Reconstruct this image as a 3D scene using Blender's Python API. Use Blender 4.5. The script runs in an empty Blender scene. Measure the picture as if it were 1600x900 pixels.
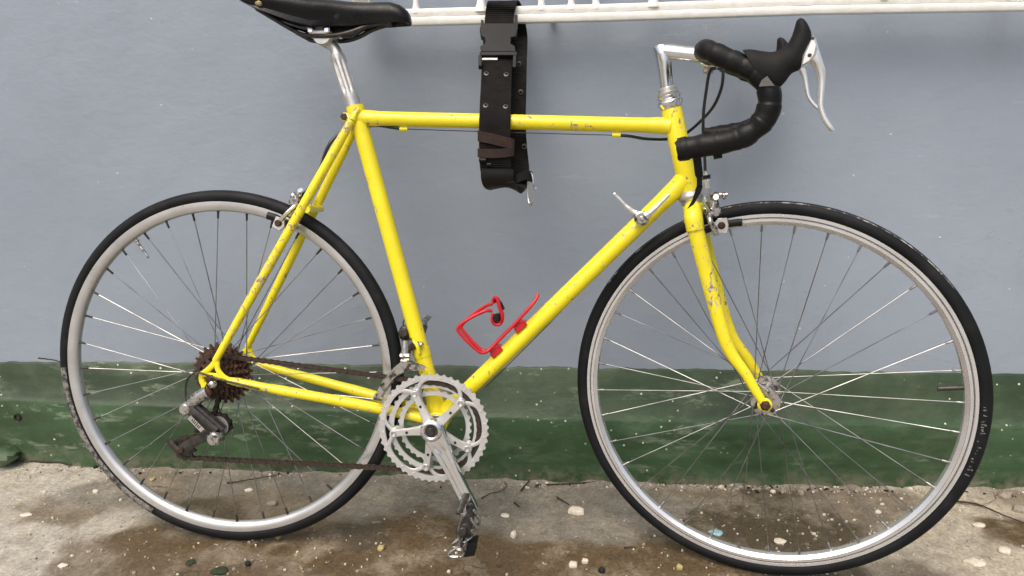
import bpy, math, random
from mathutils import Matrix, Vector, noise
R = math.radians
rng = random.Random(7)
scene = bpy.context.scene
COL = scene.collection

# ------------------------------------------------------------------ camera, sky, sun, exposure
cam_d = bpy.data.cameras.new('camera')
cam = bpy.data.objects.new('camera', cam_d)
COL.objects.link(cam)
cam_d.sensor_width = 36.0
cam_d.lens = 36.0 * 1093.62 / 1600
cam_d.clip_start = 0.02
cam_d.clip_end = 200
right = Vector((0.999222, 0.039032, 0.005689))
down = Vector((0.015434, -0.254171, -0.967036))
fwd = Vector((-0.0363, 0.966371, -0.254575))
cm = Matrix((right, -down, -fwd)).transposed().to_4x4()
cm.translation = Vector((0.57906, -1.16575, 0.81805))
cam.matrix_world = cm
scene.camera = cam

SUN_EL, SUN_AZ = R(58), R(-28)          # azimuth measured from the wall's outward normal, minus is to the left
world = bpy.data.worlds.new('World')
scene.world = world
world.use_nodes = True
wn = world.node_tree
bg = wn.nodes['Background']
sky = wn.nodes.new('ShaderNodeTexSky')
sky.sky_type = 'NISHITA'
sky.sun_disc = False
sky.sun_elevation = SUN_EL
sky.sun_rotation = R(180) - SUN_AZ
sky.air_density = 1.0
sky.dust_density = 7.0
sky.ozone_density = 1.0
wn.links.new(sky.outputs[0], bg.inputs[0])
bg.inputs[1].default_value = 0.13
sun_d = bpy.data.lights.new('sun', 'SUN')
sun_d.energy = 1.0
sun_d.angle = R(50)
sun_d.color = (1.0, 0.95, 0.88)
sun = bpy.data.objects.new('sun', sun_d)
COL.objects.link(sun)
to_sun = Vector((math.sin(SUN_AZ) * math.cos(SUN_EL), -math.cos(SUN_AZ) * math.cos(SUN_EL), math.sin(SUN_EL)))
sun.rotation_euler = to_sun.to_track_quat('Z', 'Y').to_euler()
sun.location = (0, -3, 4)
vs = scene.view_settings
vs.view_transform = 'Standard'
vs.look = 'None'
vs.exposure = 0.40
vs.gamma = 1.0
vs.use_curve_mapping = False

# ------------------------------------------------------------------ materials
def srgb(r, g, b):
    f = lambda c: (c / 255 / 12.92) if c / 255 <= 0.04045 else ((c / 255 + 0.055) / 1.055) ** 2.4
    return (f(r), f(g), f(b), 1)

class NT:
    def __init__(s, m):
        s.t = m.node_tree; s.t.nodes.clear()
        s.out = s.n('ShaderNodeOutputMaterial'); s.p = s.n('ShaderNodeBsdfPrincipled')
        s.l(s.p.outputs[0], s.out.inputs[0])
        s.co = s.n('ShaderNodeTexCoord').outputs['Object']
    def n(s, k, **kw):
        x = s.t.nodes.new(k)
        for a, v in kw.items(): setattr(x, a, v)
        return x
    def l(s, a, b): s.t.links.new(a, b)
    def put(s, sock, v):
        if hasattr(v, 'node'): s.l(v, sock)
        else: sock.default_value = v
    def mapping(s, scale, rot=(0, 0, 0), loc=(0, 0, 0)):
        m = s.n('ShaderNodeMapping'); s.l(s.co, m.inputs[0])
        m.inputs['Scale'].default_value = scale; m.inputs['Rotation'].default_value = rot; m.inputs['Location'].default_value = loc
        return m.outputs[0]
    def noise(s, scale, detail=4, rough=0.55, vec=None, dist=0.0):
        x = s.n('ShaderNodeTexNoise'); s.l(vec or s.co, x.inputs['Vector'])
        x.inputs['Scale'].default_value = scale; x.inputs['Detail'].default_value = detail
        x.inputs['Roughness'].default_value = rough; x.inputs['Distortion'].default_value = dist
        return x.outputs[0]
    def voro(s, scale, vec=None, feature='F1', out='Distance'):
        x = s.n('ShaderNodeTexVoronoi', feature=feature); s.l(vec or s.co, x.inputs['Vector'])
        x.inputs['Scale'].default_value = scale
        return x.outputs[out]
    def ramp(s, v, a, b, lo=0.0, hi=1.0):
        x = s.n('ShaderNodeMapRange'); x.clamp = True
        s.put(x.inputs[0], v)
        x.inputs[1].default_value = a; x.inputs[2].default_value = b
        x.inputs[3].default_value = lo; x.inputs[4].default_value = hi
        return x.outputs[0]
    def math(s, op, a, b=0.0):
        x = s.n('ShaderNodeMath', operation=op); s.put(x.inputs[0], a); s.put(x.inputs[1], b); return x.outputs[0]
    def mix(s, f, a, b):
        x = s.n('ShaderNodeMix', data_type='RGBA'); s.put(x.inputs[0], f); s.put(x.inputs[6], a); s.put(x.inputs[7], b)
        return x.outputs[2]
    def bump(s, h, strength, dist=0.001, prev=None):
        x = s.n('ShaderNodeBump'); s.l(h, x.inputs['Height'])
        x.inputs['Strength'].default_value = strength; x.inputs['Distance'].default_value = dist
        if prev: s.l(prev, x.inputs['Normal'])
        return x.outputs[0]
    def sep(s, vec=None):
        x = s.n('ShaderNodeSeparateXYZ'); s.l(vec or s.co, x.inputs[0]); return x.outputs
    def fin(s, base=None, rough=None, metal=None, normal=None, spec=None, coat=None):
        p = s.p.inputs
        if base is not None: s.put(p['Base Color'], base)
        if rough is not None: s.put(p['Roughness'], rough)
        if metal is not None: s.put(p['Metallic'], metal)
        if normal is not None: s.l(normal, p['Normal'])
        if spec is not None: s.put(p['Specular IOR Level'], spec)
        if coat is not None:
            s.put(p['Coat Weight'], coat); p['Coat Roughness'].default_value = 0.12

def new(name):
    m = bpy.data.materials.new(name); m.use_nodes = True
    return m, NT(m)

def simple(name, col, rough=0.5, metal=0.0, var=0.15, nscale=60, bscale=250, bstr=0.1, bdist=0.0005, rvar=0.12, dirt=None, dirt_thr=(0.55, 0.75), dscale=35, spec=0.5):
    m, t = new(name)
    n = t.noise(nscale, 4)
    dark = tuple(c * (1 - var) for c in col[:3]) + (1,)
    lite = tuple(min(1, c * (1 + var)) for c in col[:3]) + (1,)
    c = t.mix(t.ramp(n, 0.3, 0.7), dark, lite)
    r = t.ramp(t.noise(nscale * 0.7, 3), 0.3, 0.7, rough - rvar, rough + rvar)
    mt = metal
    if dirt:
        k = t.ramp(t.noise(dscale, 6, 0.65), dirt_thr[0], dirt_thr[1])
        c = t.mix(k, c, dirt)
        r = t.math('MAXIMUM', r, t.math('MULTIPLY', k, 0.7))
        mt = t.ramp(k, 0, 1, metal, 0.0)
    t.fin(c, r, mt, t.bump(t.noise(bscale, 3), bstr, bdist), spec)
    return m

def paint_yellow(name, thr, wear_scale=70, squash=(1, 1, 1)):
    m, t = new(name)
    big = t.noise(14, 3)
    yel = t.mix(t.ramp(big, 0.3, 0.7), srgb(235, 217, 28), srgb(243, 229, 44))
    fine = t.noise(wear_scale, 6, 0.68, t.mapping(squash), 0.6)
    patch = t.ramp(t.noise(11, 2), 0.35, 0.7, -0.06, 0.06)
    v = t.math('ADD', fine, patch)
    chip = t.ramp(v, thr, thr + 0.012)
    edge = t.ramp(v, thr - 0.02, thr)
    chipc = t.mix(t.ramp(t.noise(160, 2), 0.42, 0.58), srgb(138, 118, 96), srgb(200, 188, 164))
    c = t.mix(t.math('MULTIPLY', edge, 0.35), yel, srgb(205, 178, 60))
    c = t.mix(chip, c, chipc)
    grime = t.ramp(t.noise(5, 5, 0.6), 0.55, 0.8, 0, 0.35)
    c = t.mix(grime, c, srgb(214, 186, 30))
    r = t.ramp(chip, 0, 1, 0.27, 0.75)
    nb = t.bump(t.math('MULTIPLY', chip, -1.0), 0.5, 0.0004)
    nb = t.bump(t.noise(90, 2), 0.05, 0.0006, nb)
    t.fin(c, r, 0.0, nb, 0.5, 0.25)
    return m

M = {}
M['yellow'] = paint_yellow('chipped yellow enamel', 0.632, 60)
M['yellow_worn'] = paint_yellow('worn yellow enamel', 0.575, 170, (0.8, 1, 0.5))
M['yellow_fork'] = paint_yellow('scuffed yellow enamel', 0.602, 150, (1, 1, 0.45))
M['polished'] = simple('polished aluminium', (0.82, 0.82, 0.81, 1), 0.17, 1.0, 0.06, 30, 120, 0.04, 0.0008, 0.06)
M['lever'] = simple('polished lever alloy', (0.92, 0.92, 0.91, 1), 0.28, 0.65, 0.05, 30, 120, 0.04, 0.0008, 0.06)
M['dull'] = simple('dull scratched aluminium', (0.58, 0.57, 0.54, 1), 0.40, 0.8, 0.15, 70, 300, 0.12, 0.0005, 0.1, srgb(120, 108, 90), (0.62, 0.8))
M['rim_smooth'] = simple('grey worn rim alloy', (0.63, 0.63, 0.62, 1), 0.34, 0.8, 0.07, 25, 260, 0.08, 0.0004, 0.08, srgb(150, 145, 132), (0.6, 0.85))
M['rim_box'] = simple('bright rim alloy', (0.78, 0.78, 0.775, 1), 0.28, 0.75, 0.06, 25, 260, 0.06, 0.0004, 0.08, srgb(140, 134, 120), (0.64, 0.85))
M['ring'] = simple('matte silver chainring alloy', (0.66, 0.66, 0.65, 1), 0.40, 0.65, 0.08, 50, 300, 0.1, 0.0004, 0.1, srgb(120, 112, 98), (0.66, 0.85), 60)
M['steel'] = simple('stainless steel', (0.60, 0.59, 0.56, 1), 0.3, 1.0, 0.2, 60, 200, 0.05, 0.0003, 0.1)
M['spoke'] = simple('spoke steel', (0.30, 0.30, 0.295, 1), 0.36, 1.0, 0.45, 16, 200, 0.05, 0.0003, 0.1)
M['chrome_grimy'] = simple('grimy chrome', (0.62, 0.60, 0.56, 1), 0.24, 1.0, 0.15, 60, 200, 0.1, 0.0005, 0.08, srgb(46, 38, 30), (0.46, 0.60), 90)
M['rust'] = simple('rusted steel', srgb(86, 60, 43), 0.8, 0.15, 0.5, 120, 420, 0.7, 0.0008, 0.1, srgb(38, 28, 22), (0.46, 0.60), 130)
M['rust_chain'] = simple('rusty chain steel', srgb(72, 59, 50), 0.6, 0.45, 0.5, 150, 420, 0.5, 0.0005, 0.12, srgb(34, 28, 25), (0.48, 0.62), 140)
M['rust_bolt'] = simple('rusty bolt', srgb(70, 48, 36), 0.75, 0.2, 0.4, 200, 500, 0.6, 0.0005, 0.1)
M['tyre'] = simple('dusty black rubber', (0.007, 0.0078, 0.009, 1), 0.6, 0.0, 0.35, 18, 500, 0.22, 0.0004, 0.1, (0.030, 0.030, 0.030, 1), (0.55, 0.9), 12, spec=0.22)
M['leather'] = simple('worn black leather', (0.005, 0.005, 0.0055, 1), 0.33, 0.0, 0.3, 40, 240, 0.35, 0.0009, 0.1, (0.045, 0.043, 0.042, 1), (0.62, 0.75), 55, spec=0.3)
M['tape'] = simple('black handlebar tape', (0.006, 0.006, 0.006, 1), 0.44, 0.0, 0.3, 60, 330, 0.4, 0.0007, 0.14, (0.022, 0.021, 0.020, 1), (0.58, 0.8), 45, spec=0.25)
M['hood'] = simple('matte hood rubber', (0.012, 0.012, 0.012, 1), 0.66, 0.0, 0.12, 50, 700, 0.15, 0.0003, 0.06, spec=0.2)
M['plastic'] = simple('black plastic', (0.008, 0.008, 0.009, 1), 0.42, 0.0, 0.2, 50, 600, 0.1, 0.0003, 0.08, spec=0.3)
M['dark_metal'] = simple('greasy dark metal', (0.06, 0.056, 0.052, 1), 0.42, 0.6, 0.4, 90, 300, 0.25, 0.0004, 0.1, srgb(66, 54, 44), (0.55, 0.7), 90)
M['cable'] = simple('black cable housing', (0.010, 0.010, 0.010, 1), 0.38, 0.0, 0.2, 40, 300, 0.05, 0.0003, 0.06)
M['red'] = simple('red coated alloy', srgb(196, 34, 44), 0.36, 0.1, 0.1, 60, 300, 0.1, 0.0003, 0.08, srgb(120, 22, 28), (0.62, 0.8), 90)
M['brown_leather'] = simple('brown leather keeper', srgb(46, 30, 23), 0.7, 0.0, 0.3, 80, 350, 0.4, 0.0006, 0.1)
M['bare_grey'] = simple('worn grey rubber', srgb(96, 94, 91), 0.6, 0.0, 0.15, 90, 400, 0.3, 0.0005, 0.05)
M['eyelet'] = simple('blackened brass eyelet', (0.10, 0.097, 0.092, 1), 0.42, 0.8, 0.2, 200, 300, 0.1, 0.0003, 0.08)
M['twig'] = simple('dry dark twig', srgb(58, 44, 34), 0.85, 0.0, 0.4, 200, 400, 0.5, 0.001, 0.05)
M['crumb'] = simple('white plaster crumb', srgb(205, 198, 182), 0.8, 0.0, 0.15, 120, 400, 0.4, 0.001, 0.05)
M['stone'] = simple('grey stone chip', srgb(150, 142, 128), 0.8, 0.0, 0.25, 120, 400, 0.5, 0.001, 0.05)
M['straw'] = simple('yellowed leaf', srgb(176, 162, 112), 0.7, 0.0, 0.25, 120, 400, 0.4, 0.001, 0.05)
M['blue_chip'] = simple('pale blue paint flake', srgb(140, 178, 186), 0.55, 0.0, 0.15, 120, 400, 0.3, 0.001, 0.05)
M['moss'] = simple('dark moss', srgb(44, 56, 34), 0.95, 0.0, 0.35, 200, 500, 0.8, 0.002, 0.03)
M['black_bit'] = simple('black debris and hole shade', srgb(24, 22, 20), 0.8, 0.0, 0.3, 200, 400, 0.5, 0.001, 0.05)  # also colours holes and bolt sockets, painting in their shade

# nylon webbing: fine ribs across the strip
m, t = new('black nylon webbing')
s_ = t.sep()
w1 = t.n('ShaderNodeTexWave', wave_type='BANDS', bands_direction='Z'); t.l(t.co, w1.inputs[0]); w1.inputs['Scale'].default_value = 95; w1.inputs['Distortion'].default_value = 0.6
n1 = t.noise(60, 4)
c = t.mix(t.ramp(n1, 0.3, 0.7), (0.006, 0.006, 0.006, 1), (0.013, 0.012, 0.011, 1))
t.fin(c, 0.85, 0.0, t.bump(t.noise(900, 2), 0.4, 0.0005, t.bump(w1.outputs[1], 0.7, 0.0009)), 0.15)
M['webbing'] = m

# worn grey print on the tyre sidewall
m, t = new('worn grey tyre print')
k = t.ramp(t.noise(130, 5, 0.7), 0.44, 0.56)
t.fin(t.mix(k, (0.03, 0.03, 0.03, 1), srgb(128, 125, 119)), 0.7, 0, t.bump(t.noise(400, 2), 0.2, 0.0004))
M['print'] = m
m, t = new('scuffed pale tread line')
k = t.ramp(t.noise(75, 5, 0.75), 0.50, 0.60)
t.fin(t.mix(k, (0.022, 0.023, 0.025, 1), srgb(176, 176, 172)), 0.7, 0, t.bump(t.noise(400, 2), 0.2, 0.0004))
M['scuff'] = m

# grey-blue wall paint: trowelled, a little glossy, flecked with white
m, t = new('grey blue gloss wall paint')
big = t.noise(1.6, 5, 0.55)
c = t.mix(t.ramp(big, 0.3, 0.7), srgb(143, 154, 167), srgb(153, 164, 177))
fle = t.voro(26, t.mapping((1.0, 1.0, 1.0)))
fm = t.ramp(fle, 0.075, 0.045)
gate = t.ramp(t.noise(3.2, 4, 0.6), 0.50, 0.60)
gate2 = t.ramp(t.voro(26, out='Color'), 0.55, 0.56)
fm = t.math('MULTIPLY', t.math('MULTIPLY', fm, gate), gate2)
hair = t.noise(5, 6, 0.75, t.mapping((1.0, 1, 2.2), (0, 0.5, 0)), 1.2)
hl = t.math('MULTIPLY', t.ramp(t.math('ABSOLUTE', t.math('SUBTRACT', hair, 0.5)), 0.006, 0.001), t.ramp(t.noise(2.1, 3), 0.54, 0.64, 0, 0.5))
c = t.mix(hl, c, srgb(176, 184, 194))
stain = t.ramp(t.noise(4.5, 6, 0.7, t.mapping((1.6, 1, 0.5))), 0.58, 0.78, 0, 0.35)
c = t.mix(stain, c, srgb(128, 134, 142))
c = t.mix(fm, c, srgb(208, 212, 214))
fine = t.ramp(t.voro(90), 0.10, 0.05)
fm2 = t.math('MULTIPLY', t.math('MULTIPLY', fine, t.ramp(t.noise(5, 3), 0.45, 0.55)), t.ramp(t.voro(90, out='Color'), 0.70, 0.71))
c = t.mix(fm2, c, srgb(190, 195, 198))
scr = t.noise(30, 3, 0.6, t.mapping((0.25, 1, 1.6), (0, 0.35, 0)))
c = t.mix(t.ramp(scr, 0.68, 0.75, 0, 0.35), c, srgb(176, 182, 188))
h1 = t.bump(t.noise(7, 5, 0.55), 0.5, 0.008)
h2 = t.bump(t.noise(48, 5, 0.65, t.mapping((0.6, 1, 1.3), (0, 0.3, 0))), 0.4, 0.0016, h1)
h3 = t.bump(t.math('MAXIMUM', t.math('MAXIMUM', fm, fm2), hl), 0.6, 0.0012, h2)
t.fin(c, t.ramp(t.noise(12, 3), 0.3, 0.7, 0.3, 0.46), 0, h3, 0.5)
M['wall'] = m

# green plinth paint with dusty bloom, scratches and white specks
m, t = new('dark green plinth paint')
x_ = t.sep()
st = t.noise(7, 6, 0.62, t.mapping((0.6, 1, 1.7)))
c = t.mix(t.ramp(st, 0.32, 0.7), srgb(48, 74, 46), srgb(66, 94, 64))
dust = t.ramp(t.noise(16, 6, 0.7, t.mapping((0.5, 1, 1.2))), 0.50, 0.68, 0, 0.3)
c = t.mix(dust, c, srgb(118, 136, 110))
topz = t.ramp(x_[2], 0.150, 0.165)
grime_dim = t.math('MULTIPLY', topz, t.ramp(t.noise(3.0, 5, 0.6, t.mapping((1, 1, 0.4))), 0.36, 0.6, 0.45, 0.9))  # grime on the upper slope, also darkened to offset the light it catches
c = t.mix(grime_dim, c, t.mix(t.ramp(t.noise(9, 4), 0.4, 0.6), srgb(42, 56, 38), srgb(72, 84, 64)))
dk = t.ramp(t.noise(24, 5, 0.7, t.mapping((0.35, 1, 1))), 0.52, 0.66, 0, 0.35)
c = t.mix(dk, c, srgb(38, 50, 35))
moss = t.ramp(t.noise(5.5, 6, 0.72, t.mapping((0.8, 1, 1.4), (0, 0, 0), (3, 0, 1))), 0.48, 0.62, 0, 0.32)
c = t.mix(moss, c, srgb(44, 52, 36))
scf = t.math('MULTIPLY', t.ramp(t.noise(26, 6, 0.75, t.mapping((0.35, 1, 1.2), (0, 0.2, 0))), 0.55, 0.62), t.ramp(t.noise(3.5, 3), 0.45, 0.55, 0, 0.5))
c = t.mix(scf, c, srgb(140, 152, 130))
sp = t.math('MULTIPLY', t.ramp(t.voro(48), 0.13, 0.09), t.math('MULTIPLY', t.ramp(t.voro(48, out='Color'), 0.52, 0.53), t.ramp(t.noise(4, 3), 0.42, 0.54)))
c = t.mix(sp, c, srgb(205, 208, 192))
brs = t.noise(38, 5, 0.7, t.mapping((0.12, 1, 1.5)))
c = t.mix(t.ramp(brs, 0.56, 0.7, 0, 0.4), c, srgb(40, 58, 38))
splash = t.math('MULTIPLY', t.ramp(x_[2], 0.045, 0.0), t.ramp(t.noise(34, 6, 0.7), 0.42, 0.6, 0, 0.8))
c = t.mix(splash, c, srgb(122, 116, 100))
h = t.bump(t.noise(22, 5, 0.6), 0.5, 0.004)
h = t.bump(brs, 0.3, 0.0015, h)
h = t.bump(t.noise(140, 3), 0.25, 0.0008, h)
t.fin(c, t.ramp(st, 0.3, 0.7, 0.38, 0.6), 0, h, 0.4)
M['green'] = m

m, t = new('brushed white gloss paint')
c = t.mix(t.ramp(t.noise(40, 5, 0.65), 0.35, 0.7), srgb(224, 224, 217), srgb(240, 240, 236))
c = t.mix(t.ramp(t.noise(90, 4, 0.7), 0.66, 0.74, 0, 0.7), c, srgb(150, 146, 132))
h = t.bump(t.noise(60, 4, 0.6, t.mapping((0.4, 1, 1))), 0.5, 0.002)
t.fin(c, 0.42, 0, h)
M['white'] = m

# concrete floor: colour of stains, plus slight shade under the bicycle, carried by the "stain" attribute of the sheet
m, t = new('stained damp concrete')
at = t.n('ShaderNodeAttribute', attribute_name='stain')
ac = at.outputs['Color']
n1 = t.noise(28, 7, 0.68)
n2 = t.noise(160, 5, 0.7)
c = t.mix(t.ramp(n1, 0.34, 0.70, 0.0, 0.55), ac, srgb(70, 62, 50))
c = t.mix(t.ramp(t.noise(9, 6, 0.65), 0.5, 0.66, 0, 0.35), c, srgb(176, 168, 150))
mx = t.n('ShaderNodeMix', data_type='RGBA', blend_type='MULTIPLY'); mx.inputs[0].default_value = 1
t.l(c, mx.inputs[6]); t.l(t.mix(t.ramp(n2, 0.3, 0.7), (0.62, 0.62, 0.62, 1), (1.38, 1.36, 1.32, 1)), mx.inputs[7])
c = mx.outputs[2]
pale = t.ramp(t.noise(46, 6, 0.7, t.mapping((0.7, 1, 1))), 0.60, 0.72, 0, 0.6)
c = t.mix(pale, c, srgb(168, 160, 140))
wv = t.n('ShaderNodeVectorMath', operation='ADD'); nz = t.n('ShaderNodeTexNoise'); t.l(t.co, nz.inputs['Vector']); nz.inputs['Scale'].default_value = 9; nz.inputs['Detail'].default_value = 5
sc2 = t.n('ShaderNodeVectorMath', operation='SCALE'); t.l(nz.outputs['Color'], sc2.inputs[0]); sc2.inputs['Scale'].default_value = 0.22
t.l(t.mapping((1, 1.6, 1)), wv.inputs[0]); t.l(sc2.outputs[0], wv.inputs[1])
crk = t.voro(3.0, wv.outputs[0], 'DISTANCE_TO_EDGE')
ck = t.math('MULTIPLY', t.ramp(t.math('ADD', crk, t.ramp(t.noise(30, 4), 0, 1, -0.02, 0.02)), 0.007, 0.001), t.ramp(t.noise(3.3, 2), 0.55, 0.62, 0, 0.6))
c = t.mix(ck, c, srgb(52, 45, 36))
sp = t.math('MULTIPLY', t.ramp(t.voro(70), 0.16, 0.10), t.ramp(t.voro(70, out='Color'), 0.72, 0.73))
c = t.mix(t.math('MULTIPLY', sp, 0.8), c, srgb(196, 188, 168))
sd = t.math('MULTIPLY', t.ramp(t.voro(95), 0.2, 0.12), t.ramp(t.voro(95, out='Color'), 0.86, 0.87))
c = t.mix(t.math('MULTIPLY', sd, 0.8), c, srgb(40, 34, 26))
bw = t.n('ShaderNodeRGBToBW'); t.l(ac, bw.inputs[0])
wet = t.math('ADD', t.ramp(bw.outputs[0], 0.06, 0.24, 0.12, 0.56), t.ramp(t.noise(14, 5), 0.35, 0.65, -0.08, 0.10))
h = t.bump(t.noise(40, 6, 0.65), 0.5, 0.004)
h = t.bump(t.noise(260, 4, 0.7), 0.5, 0.0012, h)
h = t.bump(t.math('SUBTRACT', sp, ck), 0.6, 0.002, h)
t.fin(c, wet, 0, h, 0.4)
M['concrete'] = m

# ------------------------------------------------------------------ mesh helpers
class MB:
    def __init__(s): s.v = []; s.f = []; s.mi = []; s.cur = 0
    def add(s, vs, fs):
        o = len(s.v); s.v += [tuple(x) for x in vs]; s.f += [tuple(i + o for i in f) for f in fs]; s.mi += [s.cur] * len(fs)
        return s
    def rings(s, rs, closed=False, cap=True):
        n = len(rs[0]); vs = [p for r in rs for p in r]; fs = []
        k = len(rs)
        for i in range(k if closed else k - 1):
            a = i * n; b = ((i + 1) % k) * n
            for j in range(n): fs.append((a + j, a + (j + 1) % n, b + (j + 1) % n, b + j))
        if cap and not closed:
            fs.append(tuple(range(n - 1, -1, -1))); fs.append(tuple((k - 1) * n + j for j in range(n)))
        return s.add(vs, fs)
    def tube(s, pts, r, n=12, closed=False, cap=True, flat=1.0, flat_dir=None):
        pts = [Vector(p) for p in pts]; k = len(pts)
        if not isinstance(r, (list, tuple)): r = [r] * k
        tans = []
        for i in range(k):
            a = pts[(i - 1) % k] if (closed or i > 0) else pts[0]
            b = pts[(i + 1) % k] if (closed or i < k - 1) else pts[-1]
            tans.append((b - a).normalized())
        ref = Vector(flat_dir) if flat_dir else (Vector((0, 1, 0)) if abs(tans[0].y) < 0.9 else Vector((1, 0, 0)))
        u = (ref - tans[0] * ref.dot(tans[0])).normalized()
        rs = []
        for i in range(k):
            tt = tans[i]
            if flat_dir: u = Vector(flat_dir)
            u = (u - tt * u.dot(tt)).normalized(); w = tt.cross(u)
            rs.append([pts[i] + u * (r[i] * flat * math.cos(2 * math.pi * j / n)) + w * (r[i] * math.sin(2 * math.pi * j / n)) for j in range(n)])
        return s.rings(rs, closed, cap)
    def lathe(s, prof, c=(0, 0, 0), axis=(0, 1, 0), n=48, closed=False, a0=0.0, a1=2 * math.pi):
        # prof: (radius, position along axis); closed = profile is a loop
        ax = Vector(axis).normalized(); ref = Vector((1, 0, 0)) if abs(ax.x) < 0.9 else Vector((0, 0, 1))
        u = (ref - ax * ref.dot(ax)).normalized(); w = ax.cross(u); c = Vector(c)
        full = abs(a1 - a0 - 2 * math.pi) < 1e-6
        m = n if full else n + 1
        rs = []
        for i in range(m):
            a = a0 + (a1 - a0) * i / n; d = u * math.cos(a) + w * math.sin(a)
            rs.append([c + d * p[0] + ax * p[1] for p in prof])
        k = len(prof); vs = [p for r_ in rs for p in r_]; fs = []
        for i in range(m if full else m - 1):
            a = i * k; b = ((i + 1) % m) * k
            for j in range(k if closed else k - 1):
                fs.append((a + j, b + j, b + (j + 1) % k, a + (j + 1) % k))
        return s.add(vs, fs)
    def disc(s, c, axis, r, h, n=20, bev=0.15):
        b = min(r, h) * bev
        return s.lathe([(0.00001, -h / 2), (r - b, -h / 2), (r, -h / 2 + b), (r, h / 2 - b), (r - b, h / 2), (0.00001, h / 2)], c, axis, n)
    def prism(s, outline, origin, u, v, depth, bev=0.0):
        # closed outline (a, b) in the plane u, v; extruded +-depth/2 along u x v
        u = Vector(u).normalized(); v = Vector(v).normalized(); w = u.cross(v); o = Vector(origin)
        cx = sum(p[0] for p in outline) / len(outline); cy = sum(p[1] for p in outline) / len(outline)
        def ring(z, inset):
            out = []
            for a, b in outline:
                d = math.hypot(a - cx, b - cy) or 1; k = max(0.0, 1 - inset / d)
                out.append(o + u * (cx + (a - cx) * k) + v * (cy + (b - cy) * k) + w * z)
            return out
        h = depth / 2
        if bev: return s.rings([ring(-h, bev), ring(-h + bev, 0), ring(h - bev, 0), ring(h, bev)])
        return s.rings([ring(-h, 0), ring(h, 0)])
    def box(s, c, size, u=(1, 0, 0), v=(0, 1, 0), bev=0.0):
        a, b, d = size[0] / 2, size[1] / 2, size[2]
        e = bev
        if e: ol = [(-a + e, -b), (a - e, -b), (a, -b + e), (a, b - e), (a - e, b), (-a + e, b), (-a, b - e), (-a, -b + e)]
        else: ol = [(-a, -b), (a, -b), (a, b), (-a, b)]
        return s.prism(ol, c, u, v, d, e)
    def annulus(s, outer, inner, depth, y):
        # loops of (x, z), extruded along Y about y
        n = len(outer); h = depth / 2
        vs = [(p[0], y - h, p[1]) for p in outer] + [(p[0], y - h, p[1]) for p in inner] + [(p[0], y + h, p[1]) for p in outer] + [(p[0], y + h, p[1]) for p in inner]
        fs = []
        for i in range(n):
            j = (i + 1) % n
            fs += [(i, j, n + j, n + i), (2 * n + j, 2 * n + i, 3 * n + i, 3 * n + j), (j, i, 2 * n + i, 2 * n + j), (n + i, n + j, 3 * n + j, 3 * n + i)]
        return s.add(vs, fs)
    def build(s, name, mats, parent=None, smooth=40, mesh_only=False):
        me = bpy.data.meshes.new(name); me.from_pydata(s.v, [], s.f); me.validate(); me.update()
        mats = mats if isinstance(mats, (list, tuple)) else [mats]
        for q in mats: me.materials.append(M[q] if isinstance(q, str) else q)
        if len(mats) > 1 and len(me.polygons) == len(s.mi): me.polygons.foreach_set('material_index', s.mi)
        if smooth:
            me.polygons.foreach_set('use_smooth', [True] * len(me.polygons)); me.set_sharp_from_angle(angle=R(smooth))
        if mesh_only: return me
        return link(name, me, parent)

def link(name, data, parent=None):
    o = bpy.data.objects.new(name, data); COL.objects.link(o)
    if parent: o.parent = parent
    return o

def empty(name, parent=None, mat=None):
    o = bpy.data.objects.new(name, None); o.empty_display_size = 0.05; COL.objects.link(o)
    if parent: o.parent = parent
    if mat: o.matrix_local = mat
    return o

def tag(o, label=None, cat=None, group=None, kind=None):
    if label: o['label'] = label
    if cat: o['category'] = cat
    if group: o['group'] = group
    if kind: o['kind'] = kind
    return o

def spline(pts, k=6, closed=False):
    P = [Vector(p) for p in pts]; out = []; n = len(P)
    for i in range(n if closed else n - 1):
        p0 = P[(i - 1) % n] if (closed or i > 0) else P[0] * 2 - P[1]
        p1 = P[i]; p2 = P[(i + 1) % n]
        p3 = P[(i + 2) % n] if (closed or i + 2 < n) else P[-1] * 2 - P[-2]
        for j in range(k):
            t_ = j / k
            out.append(0.5 * ((2 * p1) + (p2 - p0) * t_ + (2 * p0 - 5 * p1 + 4 * p2 - p3) * t_ ** 2 + (3 * p1 - p0 - 3 * p2 + p3) * t_ ** 3))
    if not closed: out.append(P[-1])
    return out

def lerpv(a, b, n): return [Vector(a).lerp(Vector(b), i / n) for i in range(n + 1)]
def mir(p): return (p[0], -p[1], p[2])
def interp(x, xs, ys):
    if x <= xs[0]: return ys[0]
    for i in range(len(xs) - 1):
        if x <= xs[i + 1]:
            k = (x - xs[i]) / (xs[i + 1] - xs[i]); return ys[i] * (1 - k) + ys[i + 1] * k
    return ys[-1]

# ------------------------------------------------------------------ floor
WALL_Y = 0.294
def plinth_y(x): return interp(x, [-3, -0.647, -0.45, 0.148, 0.557, 0.999, 1.65, 4], [0.275, 0.27, 0.258, 0.256, 0.242, 0.247, 0.262, 0.262])
def ridge_z(x): return 0.158 - (max(-3, min(4, x)) + 0.588) * 0.0045
def green_z(x): return interp(x, [-3, -0.648, -0.497, 0.368, 1.567, 4], [0.236, 0.239, 0.244, 0.252, 0.258, 0.262])

def axis_steps(lo, hi, flo, fhi, fine, coarse_n):
    a = [lo + (flo - lo) * (1 - (1 - i / coarse_n) ** 2) for i in range(coarse_n)]
    n = int((fhi - flo) / fine); b = [flo + (fhi - flo) * i / n for i in range(n + 1)]
    c = [fhi + (hi - fhi) * ((i + 1) / coarse_n) ** 2 for i in range(coarse_n)] if hi > fhi else []
    return a + b + c

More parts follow.
